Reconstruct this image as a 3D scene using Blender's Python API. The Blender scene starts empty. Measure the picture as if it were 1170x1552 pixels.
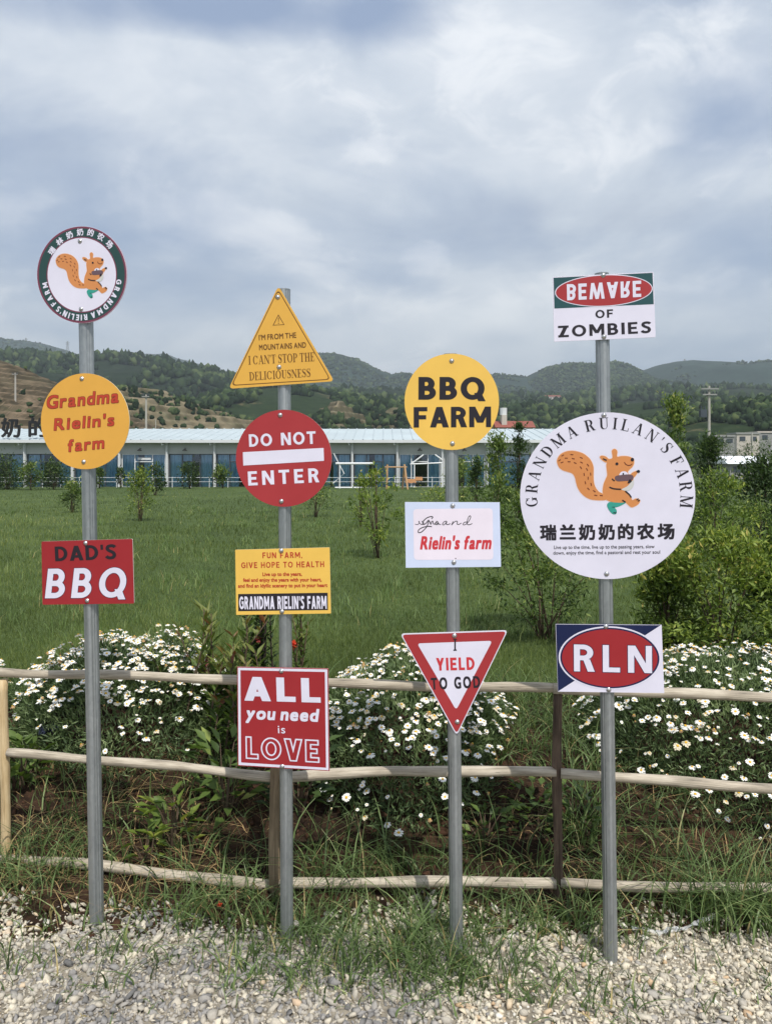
import bpy, bmesh, math, random
import numpy as np
from mathutils import Vector, Matrix, Quaternion
from mathutils.geometry import tessellate_polygon
SC = bpy.context.scene
COL = SC.collection
rng = np.random.default_rng(7)
R = math.radians
# ------------------------------------------------------------------ camera
F, CX, HY, HC = 1166.0, 585.0, 700.0, 1.6      # focal length and horizon in photo pixels, eye height in metres
cd = bpy.data.cameras.new('camera'); cam = bpy.data.objects.new('camera', cd); COL.objects.link(cam)
cam.location = (0, 0, HC); cam.rotation_euler = (R(90), 0, 0)
cd.sensor_fit = 'VERTICAL'; cd.sensor_height = 36; cd.lens = 36*F/1552
cd.shift_y = -(776-HY)/1552
cd.clip_start = 0.05; cd.clip_end = 20000
SC.camera = cam
# ------------------------------------------------------------------ light
SUN_EL, SUN_AZ, SUN_STR, SKY_STR, EXPO = 55, 20, 3.1, 0.10, 0.27
sd = bpy.data.lights.new('sun', 'SUN'); sd.energy = SUN_STR; sd.angle = R(0.6); sd.color = (1, .955, .88)
sun = bpy.data.objects.new('sun', sd); COL.objects.link(sun)
sdir = Vector((-math.sin(R(SUN_AZ))*math.cos(R(SUN_EL)), math.cos(R(SUN_AZ))*math.cos(R(SUN_EL)), -math.sin(R(SUN_EL))))
sun.rotation_euler = sdir.to_track_quat('-Z', 'Y').to_euler(); sun.location = (0, -5, 12)
SC.view_settings.view_transform = 'Standard'; SC.view_settings.look = 'None'
SC.view_settings.exposure = EXPO; SC.view_settings.gamma = 1

def lin(c):
    return tuple(((v/255)/12.92 if v/255 <= .04045 else ((v/255+.055)/1.055)**2.4) for v in c)

class NT:
    def __init__(s, tree): s.t = tree; s.n = tree.nodes; s.l = tree.links
    def node(s, typ, **kw):
        n = s.n.new(typ)
        for k, v in kw.items(): setattr(n, k, v)
        return n
    def link(s, a, b): s.l.new(a, b)
    def math(s, op, a, b=None, clamp=False):
        n = s.node('ShaderNodeMath', operation=op); n.use_clamp = clamp
        for i, v in enumerate((a, b)):
            if v is None: continue
            if isinstance(v, (int, float)): n.inputs[i].default_value = v
            else: s.link(v, n.inputs[i])
        return n.outputs[0]
    def ramp(s, fac, stops, interp='LINEAR'):
        n = s.node('ShaderNodeValToRGB'); e = n.color_ramp.elements; n.color_ramp.interpolation = interp
        while len(e) > 1: e.remove(e[-1])
        for i, (p, c) in enumerate(stops):
            k = e[0] if i == 0 else e.new(p)
            k.position = p; k.color = (c[0], c[1], c[2], 1) if not isinstance(c, (int, float)) else (c, c, c, 1)
        s.link(fac, n.inputs[0]); return n.outputs[0]
    def mix(s, fac, a, b, blend='MIX'):
        n = s.node('ShaderNodeMix', data_type='RGBA', blend_type=blend)
        for i, v in ((0, fac), (6, a), (7, b)):
            if isinstance(v, (int, float)): n.inputs[i].default_value = v
            elif isinstance(v, tuple): n.inputs[i].default_value = (v[0], v[1], v[2], 1)
            else: s.link(v, n.inputs[i])
        return n.outputs[2]
    def noise(s, vec, scale, detail=4, rough=.55, dist=0, out=0):
        n = s.node('ShaderNodeTexNoise'); n.inputs['Scale'].default_value = scale; n.inputs['Detail'].default_value = detail
        n.inputs['Roughness'].default_value = rough; n.inputs['Distortion'].default_value = dist
        if vec is not None: s.link(vec, n.inputs['Vector'])
        return n.outputs[out]
    def mapping(s, vec, scale=(1, 1, 1), loc=(0, 0, 0)):
        n = s.node('ShaderNodeMapping'); n.inputs['Scale'].default_value = scale; n.inputs['Location'].default_value = loc
        s.link(vec, n.inputs['Vector']); return n.outputs[0]

# sky: Nishita blue with broken cloud laid out over the sky directions
w = bpy.data.worlds.new('World'); SC.world = w; w.use_nodes = True
q = NT(w.node_tree); q.n.clear()
wo = q.node('ShaderNodeOutputWorld'); bg = q.node('ShaderNodeBackground'); q.link(bg.outputs[0], wo.inputs[0])
sky = q.node('ShaderNodeTexSky', sky_type='NISHITA'); sky.sun_disc = False
sky.sun_elevation = R(SUN_EL); sky.sun_rotation = math.pi-R(SUN_AZ); sky.dust_density = 2.0; sky.air_density = 1.0
tc = q.node('ShaderNodeTexCoord'); D = tc.outputs['Generated']
sx = q.node('ShaderNodeSeparateXYZ'); q.link(D, sx.inputs[0])
zz = q.math('ADD', q.math('MAXIMUM', sx.outputs[2], 0.0), .17)
cv = q.node('ShaderNodeCombineXYZ')
q.link(q.math('DIVIDE', sx.outputs[0], zz), cv.inputs[0]); q.link(q.math('DIVIDE', sx.outputs[1], zz), cv.inputs[1])
n_big = q.noise(q.mapping(cv.outputs[0], (.9, .9, 1), (3.1, 1.7, 0)), 1.0, 4, .55, .2)
n_mid = q.noise(q.mapping(D, (1, 1, 2.1), (4.3, 4.2, 2.7)), 3.4, 7, .56, .35)
n_fin = q.noise(q.mapping(D, (1, 1, 1.7), (1.3, 2.2, .4)), 10, 9, .62, .5)
def blob(px, py, rx, rz, amp, acc):
    c = Vector(((px-CX)/F, 1, (HY-py)/F)).normalized()
    v = q.node('ShaderNodeVectorMath', operation='SUBTRACT'); q.link(D, v.inputs[0]); v.inputs[1].default_value = c
    v2 = q.node('ShaderNodeVectorMath', operation='MULTIPLY'); q.link(v.outputs[0], v2.inputs[0])
    v2.inputs[1].default_value = (F/rx, .6, F/rz)
    ln = q.node('ShaderNodeVectorMath', operation='LENGTH'); q.link(v2.outputs[0], ln.inputs[0])
    m = q.node('ShaderNodeMapRange', interpolation_type='SMOOTHSTEP'); q.link(ln.outputs['Value'], m.inputs[0])
    m.inputs[1].default_value = 1.0; m.inputs[2].default_value = 0.0; m.inputs[3].default_value = 0; m.inputs[4].default_value = amp
    return m.outputs[0] if acc is None else q.math('ADD', acc, m.outputs[0])
cover = None      # where blue shows through (negative) or cloud is thick (positive)
for b in ((330, 5, 330, 60, -.20), (600, 20, 140, 60, -.12), (1130, 170, 170, 110, -.20), (1010, 60, 120, 50, .05), (60, 0, 260, 40, -.12),
          (1050, 380, 260, 90, -.05), (300, 120, 480, 90, .12), (800, 90, 200, 120, .14)):
    cover = blob(*b, cover)
lit = None        # brighter and darker masses
for b in ((150, 110, 420, 110, .10), (790, 90, 230, 110, .14), (880, 230, 330, 70, .12), (290, 335, 170, 50, .20), (430, 345, 60, 36, .12), (640, 390, 60, 36, .16),
          (40, 330, 130, 70, .14), (560, 225, 70, 22, .10), (560, 470, 420, 90, .16), (820, 470, 260, 90, .12), (1090, 430, 200, 100, .12), (150, 490, 300, 60, .10),
          (330, 425, 160, 30, -.09), (700, 330, 260, 50, -.05), (520, 300, 180, 40, -.05), (100, 440, 180, 34, -.06), (750, 512, 90, 24, -.16), (960, 330, 200, 40, -.08), (310, 330, 50, 20, -.12), (700, 450, 60, 30, -.10)):
    lit = blob(*b, lit)
cl = q.math('ADD', q.math('ADD', q.math('MULTIPLY', n_big, .55), q.math('MULTIPLY', n_mid, .45)), cover)
cfac = q.ramp(cl, ((.30, 0), (.52, 1)))
soft = q.math('ADD', q.math('ADD', q.math('MULTIPLY', n_mid, .75), q.math('MULTIPLY', n_fin, .25)), q.math('MULTIPLY', lit, .75))
ccol = q.ramp(soft, ((.34, lin((172, 182, 200))), (.48, lin((195, 204, 217))), (.60, lin((214, 220, 229))), (.74, lin((231, 235, 240))), (.90, lin((244, 246, 248)))))
pf = None         # bright cumulus tops low over the hills, with firm broken edges
for b in ((250, 325, 150, 60, .34), (330, 345, 110, 50, .30), (430, 352, 75, 40, .36), (645, 388, 60, 40, .42), (500, 385, 120, 34, .22), (565, 224, 80, 26, .34), (30, 330, 110, 80, .28), (820, 455, 200, 60, .22), (1090, 410, 170, 60, .22), (740, 120, 150, 110, .20), (880, 215, 200, 60, .20), (1010, 210, 120, 40, .22), (560, 450, 200, 50, .18), (1080, 40, 160, 60, .20)):
    pf = blob(*b, pf)
edge_ = q.ramp(q.math('ADD', q.math('ADD', q.math('MULTIPLY', n_fin, 1.25), q.math('MULTIPLY', n_mid, .45)), q.math('ADD', pf, -.36)), ((.60, 0), (.76, .55), (1.0, 1)))
ccol = q.mix(q.math('MULTIPLY', edge_, .80), ccol, lin((240, 242, 246)))
skyc = q.node('ShaderNodeVectorMath', operation='SCALE'); q.link(sky.outputs[0], skyc.inputs[0]); skyc.inputs['Scale'].default_value = SKY_STR
veil = q.mix(.70, skyc.outputs[0], lin((150, 168, 200)))
q.link(q.mix(cfac, veil, ccol), bg.inputs['Color']); bg.inputs['Strength'].default_value = 1.0

# ------------------------------------------------------------------ helpers
def P(px, py, Y): return Vector(((px-CX)*Y/F, Y, HC-(py-HY)*Y/F))
def npmesh(name, verts, faces, mats=(), parent=None, tone=None, smooth=False, midx=None, loc=None):
    """verts (N,3), faces list of equal-length tuples or (M,k) array"""
    me = bpy.data.meshes.new(name)
    verts = np.asarray(verts, dtype=np.float32)
    if isinstance(faces, np.ndarray):
        m, k = faces.shape
        me.vertices.add(len(verts)); me.vertices.foreach_set('co', verts.ravel())
        me.loops.add(m*k); me.loops.foreach_set('vertex_index', faces.astype(np.int32).ravel())
        me.polygons.add(m); me.polygons.foreach_set('loop_start', np.arange(0, m*k, k, dtype=np.int32))
        me.polygons.foreach_set('loop_total', np.full(m, k, dtype=np.int32))
        me.update(calc_edges=True)
    else:
        me.from_pydata([tuple(v) for v in verts.tolist()], [], faces)
    if tone is not None:
        a = me.attributes.new('tone', 'FLOAT', 'POINT'); a.data.foreach_set('value', np.asarray(tone, dtype=np.float32))
    if smooth: me.polygons.foreach_set('use_smooth', np.ones(len(me.polygons), dtype=bool))
    for mt in (mats if isinstance(mats, (list, tuple)) else [mats]): me.materials.append(mt)
    if midx is not None: me.polygons.foreach_set('material_index', np.asarray(midx, dtype=np.int32))
    o = bpy.data.objects.new(name, me); COL.objects.link(o)
    if parent: o.parent = parent
    if loc is not None: o.location = loc
    return o
def thing(name, label, cat, loc=(0, 0, 0), group=None):
    o = bpy.data.objects.new(name, None); COL.objects.link(o); o.location = loc; o.empty_display_size = .1
    return tag(o, label, cat, group)
def tag(o, label=None, cat=None, group=None, kind=None):
    if label: o['label'] = label
    if cat: o['category'] = cat
    if group: o['group'] = group
    if kind: o['kind'] = kind
    return o
class MB:
    def __init__(s): s.v = []; s.f = []; s.m = []
    def add(s, v, f, mi=0):
        b = len(s.v); s.v += [tuple(x) for x in v]; s.f += [tuple(b+i for i in t) for t in f]; s.m += [mi]*len(f); return s
    def box(s, x0, x1, y0, y1, z0, z1, mi=0):
        v = [(x, y, z) for x in (x0, x1) for y in (y0, y1) for z in (z0, z1)]
        return s.add(v, [(0, 1, 3, 2), (4, 6, 7, 5), (0, 4, 5, 1), (2, 3, 7, 6), (0, 2, 6, 4), (1, 5, 7, 3)], mi)
    def tube(s, pts, rad, n=8, cap=True, mi=0, wob=0):
        pts = [Vector(p) for p in pts]; rad = rad if isinstance(rad, (list, tuple)) else [rad]*len(pts)
        vs = []; up = Vector((0, 0, 1))
        for i, p in enumerate(pts):
            d = (pts[min(i+1, len(pts)-1)]-pts[max(i-1, 0)]).normalized()
            a = d.cross(up if abs(d.z) < .9 else Vector((0, 1, 0))).normalized(); b = a.cross(d)
            for k in range(n):
                t = 2*math.pi*k/n; r = rad[i]*(1+(random.uniform(-wob, wob) if wob else 0))
                vs.append(p+(a*math.cos(t)+b*math.sin(t))*r)
        fs = [(i*n+k, i*n+(k+1) % n, (i+1)*n+(k+1) % n, (i+1)*n+k) for i in range(len(pts)-1) for k in range(n)]
        if cap: fs += [tuple(range(n-1, -1, -1)), tuple(range((len(pts)-1)*n, len(pts)*n))]
        return s.add(vs, fs, mi)
    def bar(s, a, b, wx, wy, mi=0):
        return s.tube([a, b], max(wx, wy)/1.414, 4, mi=mi)
    def build(s, name, mats, parent=None, smooth=False, loc=None):
        return npmesh(name, s.v, s.f, mats, parent, smooth=smooth, midx=s.m, loc=loc)

def _h(i, j, k): 
    n = (i*374761393 + j*668265263 + k*144269504) & 0x7fffffff
    n = ((n ^ (n >> 13))*1274126177) & 0x7fffffff
    return ((n ^ (n >> 16)) & 0xffff)/65535.0
def vnoise(x, y, seed=0):
    xi = np.floor(x).astype(np.int64); yi = np.floor(y).astype(np.int64); fx = x-xi; fy = y-yi
    fx = fx*fx*(3-2*fx); fy = fy*fy*(3-2*fy)
    a = _h(xi, yi, seed); b = _h(xi+1, yi, seed); c = _h(xi, yi+1, seed); d = _h(xi+1, yi+1, seed)
    return (a*(1-fx)+b*fx)*(1-fy)+(c*(1-fx)+d*fx)*fy
def fbm(x, y, seed=0, oct=4):
    s = 0; a = .5
    for o in range(oct): s = s+a*(vnoise(x*2**o, y*2**o, seed+o)-.5)*2; a *= .5
    return s

def sstep(a, b, t): t = np.clip((t-a)/(b-a), 0, 1); return t*t*(3-2*t)
def zg(x, y):
    """ground height: gravel at 0, a bank behind the fence, then a lawn sloping gently away"""
    x = np.asarray(x, float); y = np.asarray(y, float)
    edge = 2.72+.05*np.sin(x*2.1+.6)+.04*np.sin(x*5.3)-.02*x
    bank = sstep(edge, 3.75, y)*.30
    lawn = np.where(y > 5, -.30*np.clip((y-5)/44, 0, 1), 0)
    bump = .012*fbm(x*6, y*6, 3)*sstep(2.2, 2.6, y)*(1-sstep(4.2, 4.8, y))*1.8+.012*fbm(x*.9, y*.9, 9)
    lip = .035*np.exp(-((y-edge-.10)/.07)**2)*(.5+fbm(x*2.2, y*0, 15))
    return bank+lawn+bump+lip
def zlawn(Y): return .30-.30*min(max((Y-5)/44, 0), 1)
def lawnY(py):
    Y = 10.0
    for _ in range(60): Y = .5*Y+.5*(F*(HC-zlawn(Y))/(py-HY))
    return Y

# ------------------------------------------------------------------ materials
_mc = {}
def pmat(name, col, rough=.6, metal=0, spec=.5, vary=0, vscale=30, bump=0, bscale=200):
    if name in _mc: return _mc[name]
    m = bpy.data.materials.new(name); m.use_nodes = True; t = NT(m.node_tree); b = t.n['Principled BSDF']
    b.inputs['Base Color'].default_value = (*col, 1); b.inputs['Roughness'].default_value = rough
    b.inputs['Metallic'].default_value = metal; b.inputs['Specular IOR Level'].default_value = spec
    if vary or bump:
        g = t.node('ShaderNodeTexCoord').outputs['Object']
    if vary:
        n = t.noise(g, vscale, 5, .6)
        f = t.ramp(n, ((.3, 1-vary), (.7, 1.0)))
        t.link(t.mix(1.0, (col[0], col[1], col[2]), f, 'MULTIPLY'), b.inputs['Base Color'])
        t.link(t.ramp(n, ((.3, max(0, rough-.08)), (.7, min(1, rough+.1)))), b.inputs['Roughness'])
    if bump:
        bp = t.node('ShaderNodeBump'); bp.inputs['Strength'].default_value = bump; bp.inputs['Distance'].default_value = .002
        t.link(t.noise(g, bscale, 3), bp.inputs['Height']); t.link(bp.outputs[0], b.inputs['Normal'])
    _mc[name] = m; return m
def rmat(name, c, **k):
    k.setdefault('rough', .42); k.setdefault('spec', .35); k.setdefault('vary', .10); k.setdefault('vscale', 6)
    return pmat(name, lin(c), **k)
def leafmat(name, stops, transl=.35, rough=.5, spec=.35):
    if name in _mc: return _mc[name]
    m = bpy.data.materials.new(name); m.use_nodes = True; t = NT(m.node_tree); b = t.n['Principled BSDF']; out = t.n['Material Output']
    a = t.node('ShaderNodeAttribute', attribute_name='tone')
    c = t.ramp(a.outputs['Fac'], stops)
    t.link(c, b.inputs['Base Color']); b.inputs['Roughness'].default_value = rough; b.inputs['Specular IOR Level'].default_value = spec
    tr = t.node('ShaderNodeBsdfTranslucent'); t.link(t.mix(.6, c, (.9, 1.0, .25), 'MULTIPLY'), tr.inputs[0])
    mx = t.node('ShaderNodeMixShader'); mx.inputs[0].default_value = transl
    t.link(b.outputs[0], mx.inputs[1]); t.link(tr.outputs[0], mx.inputs[2]); t.link(mx.outputs[0], out.inputs[0])
    _mc[name] = m; return m

def galv():
    m = bpy.data.materials.new('galvanised_steel'); m.use_nodes = True; t = NT(m.node_tree); b = t.n['Principled BSDF']
    g = t.node('ShaderNodeTexCoord').outputs['Object']
    v = t.node('ShaderNodeTexVoronoi'); v.inputs['Scale'].default_value = 140; t.link(t.mapping(g, (1, 1, .45)), v.inputs['Vector'])
    st = t.noise(t.mapping(g, (150, 150, 1.0)), 1, 4, .55)
    lo = t.noise(g, 5, 4, .6)
    f = t.math('ADD', t.math('MULTIPLY', v.outputs['Color'], .12), t.math('ADD', t.math('MULTIPLY', st, .5), t.math('MULTIPLY', lo, .45)))
    t.link(t.ramp(f, ((.30, (.21, .228, .24)), (.55, (.35, .372, .385)), (.8, (.50, .52, .53)))), b.inputs['Base Color'])
    t.link(t.ramp(st, ((.3, .34), (.7, .55))), b.inputs['Roughness']); b.inputs['Metallic'].default_value = .72
    return m
GALV = galv()
def wood(name, a, bcol, c, dark=.5):
    m = bpy.data.materials.new(name); m.use_nodes = True; t = NT(m.node_tree); b = t.n['Principled BSDF']
    g = t.node('ShaderNodeTexCoord').outputs['UV']
    gr = t.noise(t.mapping(g, (1.6, 26, 1)), 1.0, 6, .65, .6)
    kn = t.noise(t.mapping(g, (2.2, 3, 1)), 1.0, 3, .6)
    f = t.math('ADD', t.math('MULTIPLY', gr, .6), t.math('MULTIPLY', kn, .45))
    col = t.ramp(f, ((.32, a), (.50, bcol), (.68, c)))
    cr = t.ramp(t.noise(t.mapping(g, (.9, 60, 1)), 1.0, 2, .5), ((.30, .35), (.36, 1)))
    vo = t.node('ShaderNodeTexVoronoi'); vo.inputs['Scale'].default_value = 1; t.link(t.mapping(g, (3.1, 6, 1)), vo.inputs['Vector'])
    knot = t.ramp(vo.outputs['Distance'], ((.05, .25), (.13, 1)))
    t.link(t.mix(1, t.mix(.8, col, cr, 'MULTIPLY'), t.mix(.55, (1, 1, 1), knot, 'MIX'), 'MULTIPLY'), b.inputs['Base Color'])
    b.inputs['Roughness'].default_value = .75; b.inputs['Specular IOR Level'].default_value = .25
    bp = t.node('ShaderNodeBump'); bp.inputs['Strength'].default_value = .6; bp.inputs['Distance'].default_value = .003
    t.link(gr, bp.inputs['Height']); t.link(bp.outputs[0], b.inputs['Normal'])
    return m
WOOD_A = wood('weathered_rail_wood', lin((96, 90, 82)), lin((168, 157, 140)), (lin((212, 202, 184))))
WOOD_B = wood('tan_post_wood', lin((150, 126, 92)), lin((192, 168, 128)), lin((216, 196, 160)))
WOOD_C = wood('dark_post_wood', lin((52, 42, 36)), lin((84, 70, 60)), lin((120, 102, 86)))
WOOD_D = wood('grey_post_wood', lin((84, 74, 60)), lin((124, 108, 86)), lin((160, 142, 116)))

# ------------------------------------------------------------------ setting: ground
def grid_obj(name, xs, ys, mat):
    X, Y = np.meshgrid(xs, ys); Z = zg(X, Y)
    nx, ny = len(xs), len(ys)
    i = np.arange((ny-1)*nx).reshape(ny-1, nx)[:, :-1].ravel()
    o = npmesh(name, np.stack([X.ravel(), Y.ravel(), Z.ravel()], 1), np.stack([i, i+1, i+1+nx, i+nx], 1), mat, smooth=True)
    return tag(o, kind='structure')
def groundmat(name, stops, scales, rough=.95, bump=.5, bscale=60, bdist=.01):
    m = bpy.data.materials.new(name); m.use_nodes = True; t = NT(m.node_tree); b = t.n['Principled BSDF']
    g = t.node('ShaderNodeTexCoord').outputs['Object']
    f = None
    for sc_, wt in scales:
        n = t.math('MULTIPLY', t.noise(g, sc_, 5, .6), wt); f = n if f is None else t.math('ADD', f, n)
    t.link(t.ramp(f, stops), b.inputs['Base Color']); b.inputs['Roughness'].default_value = rough; b.inputs['Specular IOR Level'].default_value = .15
    bp = t.node('ShaderNodeBump'); bp.inputs['Strength'].default_value = bump; bp.inputs['Distance'].default_value = bdist
    t.link(t.noise(g, bscale, 6, .7), bp.inputs['Height']); t.link(bp.outputs[0], b.inputs['Normal'])
    return m
M_GRAVEL = groundmat('gravel_dust', ((.3, lin((104, 98, 88))), (.5, lin((148, 140, 126))), (.7, lin((178, 168, 150)))), ((3, .4), (40, .6)), bump=.8, bscale=90)
M_SOIL = groundmat('red_brown_soil', ((.32, lin((28, 22, 18))), (.48, lin((54, 41, 32))), (.62, lin((84, 63, 48))), (.76, lin((116, 92, 72)))), ((2.5, .45), (28, .55)), bump=1.0, bscale=55, bdist=.02)
M_LAWN = groundmat('lawn_turf', ((.30, lin((50, 62, 36))), (.48, lin((72, 88, 50))), (.64, lin((96, 110, 64))), (.8, lin((122, 126, 84)))), ((.12, .25), (1.1, .35), (14, .4)), bump=.6, bscale=30, bdist=.03)
xs_n = np.linspace(-5, 5, 261)
grid_obj('gravel_ground', xs_n, np.linspace(-3, 2.6, 113), M_GRAVEL)
grid_obj('soil_bed', xs_n, np.linspace(2.6, 4.35, 71), M_SOIL)
grid_obj('lawn', np.linspace(-70, 70, 281), np.concatenate([np.linspace(4.35, 8, 50), np.linspace(8.3, 75, 90)]), M_LAWN)
# wide country beyond
fx = np.array([-6000, -2000, -600, -200, -70, 70, 200, 600, 2000, 6000.]); fy = np.array([75, 150, 400, 1000, 2500, 6000.])
grid_obj('ground', fx, fy, M_LAWN)
MB().add([(-6000, -3000, -.04), (6000, -3000, -.04), (6000, 75, -.04), (-6000, 75, -.04)], [(0, 1, 2, 3)]).build('ground', M_LAWN)['kind'] = 'structure'

# ------------------------------------------------------------------ hills
def hillmat(name, base, patch, steep, pscale, soil_lo=.5, soil_hi=.62, steepmix=0):
    m = bpy.data.materials.new(name); m.use_nodes = True; t = NT(m.node_tree); b = t.n['Principled BSDF']
    g = t.node('ShaderNodeTexCoord').outputs['Object']
    n1 = t.noise(g, pscale, 8, .66, .4); n2 = t.noise(g, pscale*9, 5, .7)
    f = t.math('ADD', t.math('MULTIPLY', n1, .7), t.math('MULTIPLY', n2, .3))
    col = t.mix(t.ramp(f, ((soil_lo, 0), (soil_hi, 1))), base, patch)
    col = t.mix(t.ramp(n2, ((.35, .9), (.62, 0))), col, (base[0]*.45, base[1]*.5, base[2]*.5))
    if steepmix:
        ge = t.node('ShaderNodeNewGeometry'); sp = t.node('ShaderNodeSeparateXYZ'); t.link(ge.outputs['True Normal'], sp.inputs[0])
        col = t.mix(t.math('MULTIPLY', t.ramp(sp.outputs[2], ((.55, 1), (.85, 0))), steepmix), col, steep)
    t.link(col, b.inputs['Base Color']); b.inputs['Roughness'].default_value = 1; b.inputs['Specular IOR Level'].default_value = .05
    return m
HILLS = {}
def hill(name, pts, Y, front, back, mat, nz=.06, terrace=0, seed=1, nx=260, nt=44, shape=1.0, nfreq=None):
    pts = sorted(pts); px = np.linspace(pts[0][0], pts[-1][0], nx)
    py = np.interp(px, [p[0] for p in pts], [p[1] for p in pts])
    k = np.exp(-np.linspace(-2, 2, 7)**2); k /= k.sum(); py = np.convolve(np.pad(py, 3, 'edge'), k, 'valid')
    X = (px-CX)*Y/F; H = HC+(HY-py)*Y/F
    ts = np.concatenate([np.linspace(0, 1, nt), np.linspace(1.08, 1.6, 8)])
    XX = np.repeat(X[None], len(ts), 0); T = np.repeat(ts[:, None], nx, 1)
    YY = np.where(T <= 1, Y-front*(1-T), Y+back*(T-1)/.6)
    prof = np.where(T <= 1, np.sin(np.clip(T, 0, 1)*math.pi/2)**shape, 1-((T-1)/.6)**1.5*.98)
    HH = np.repeat(np.maximum(H, .5)[None], len(ts), 0)
    fr = nfreq or 5.0/front
    n = fbm(XX*fr, YY*fr, seed, 5); n2 = np.abs(fbm(XX*fr*.6, YY*fr*.35, seed+20, 4))
    amp = HH.mean()*nz
    ridge = np.clip(1-np.abs(T-1)*3.0, 0, 1)
    Z = HH*prof+(n*amp*1.6-n2*amp*2.6)*(1-.82*ridge)*np.clip(T*5, 0, 1)
    if terrace:
        s = Z/terrace+fbm(XX*fr*2, YY*fr*2, seed+40, 3)*.8; fl = np.floor(s); fr_ = s-fl
        Z = (fl+sstep(.55, 1, fr_))*terrace
    Z = np.where(T <= 0, -2, Z)
    NX = nx; i = np.arange((len(ts)-1)*NX).reshape(len(ts)-1, NX)[:, :-1].ravel()
    o = npmesh(name, np.stack([XX.ravel(), YY.ravel(), Z.ravel()], 1), np.stack([i, i+1, i+1+NX, i+NX], 1), mat, smooth=not terrace)
    tag(o, kind='structure'); HILLS[o.name] = (XX, YY, Z); return o
G1 = hillmat('far_green_hill', lin((50, 66, 58)), lin((104, 98, 90)), lin((110, 92, 74)), .004, .60, .68)
G2 = hillmat('forest_hill', lin((40, 52, 36)), lin((108, 98, 76)), lin((120, 95, 70)), .010, .58, .66)
G3 = hillmat('bare_brown_hill', lin((132, 114, 94)), lin((88, 88, 66)), lin((62, 56, 42)), .05, .50, .62, .85)
G4 = hillmat('terraced_hill', lin((144, 130, 106)), lin((84, 92, 64)), lin((70, 66, 48)), .03, .5, .62, .85)
G5 = hillmat('scrub_hill', lin((48, 62, 38)), lin((122, 108, 82)), lin((136, 108, 82)), .02, .56, .66, .2)
hill('far_ridge', [(-900, 545), (-400, 540), (-100, 527), (0, 522), (40, 526), (70, 522), (110, 533), (150, 549), (175, 565), (260, 700), (400, 700)], 2600, 1500, 900, G1, .07, seed=2)
hill('far_ridge', [(100, 600), (160, 560), (200, 545), (250, 543), (300, 551), (350, 563), (420, 580), (470, 610)], 3200, 1700, 900, G1, .07, seed=4)
hill('far_ridge', [(330, 640), (400, 575), (450, 552), (490, 542), (515, 541), (545, 548), (590, 570), (612, 566), (660, 582), (720, 576), (770, 586), (800, 605), (850, 640)], 2300, 1300, 900, G1, .08, seed=6)
hill('far_ridge', [(740, 640), (775, 588), (800, 569), (820, 563), (885, 564), (905, 575), (935, 590), (980, 620)], 2000, 1100, 700, G1, .09, seed=8)
hill('far_ridge', [(880, 620), (925, 577), (960, 563), (1000, 557), (1045, 558), (1090, 569), (1130, 582), (1175, 598), (1300, 590), (1600, 570), (2000, 600)], 2100, 1200, 800, G1, .08, seed=11)
hill('forest_ridge', [(-900, 560), (-200, 552), (20, 547), (110, 549), (200, 553), (260, 556), (330, 568), (380, 584), (440, 596), (520, 606), (600, 612), (640, 650)], 950, 520, 300, G2, .09, seed=14)
hill('forest_ridge', [(440, 640), (520, 604), (580, 600), (640, 603), (700, 606), (760, 607), (800, 606), (860, 600), (930, 598), (1000, 600), (1060, 592), (1120, 601), (1175, 607), (1400, 596), (1900, 600)], 1050, 560, 300, G2, .09, seed=17)
hill('bare_slope', [(-700, 500), (-200, 525), (0, 547), (40, 557), (80, 575), (110, 590), (150, 610), (180, 622), (230, 640), (300, 668), (340, 690)], 240, 120, 60, G3, .05, 1.9, seed=21, nx=420, nt=70)
hill('terraced_slope', [(80, 680), (150, 618), (195, 592), (230, 590), (270, 600), (310, 615), (360, 630), (410, 645), (450, 675)], 330, 130, 80, G4, .05, 3.2, seed=25, nx=300, nt=70)
hill('scrub_slope', [(260, 670), (300, 625), (350, 604), (400, 591), (440, 587), (480, 593), (530, 606), (600, 615), (700, 622), (800, 625), (900, 622), (960, 610), (1020, 604), (1100, 622), (1170, 640), (1500, 640)], 560, 240, 120, G5, .06, seed=28, nx=320, nt=60)
hill('terraced_slope', [(440, 680), (470, 632), (495, 616), (515, 611), (540, 622), (560, 633), (585, 623), (605, 622), (630, 635), (680, 660), (720, 690)], 400, 110, 70, G4, .05, 3.6, seed=31, nx=260, nt=60)
hill('scrub_slope', [(820, 690), (900, 655), (960, 645), (1020, 632), (1080, 622), (1130, 612), (1175, 616), (1300, 600), (1600, 600)], 300, 130, 80, G5, .06, seed=34, nx=260, nt=50)
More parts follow.
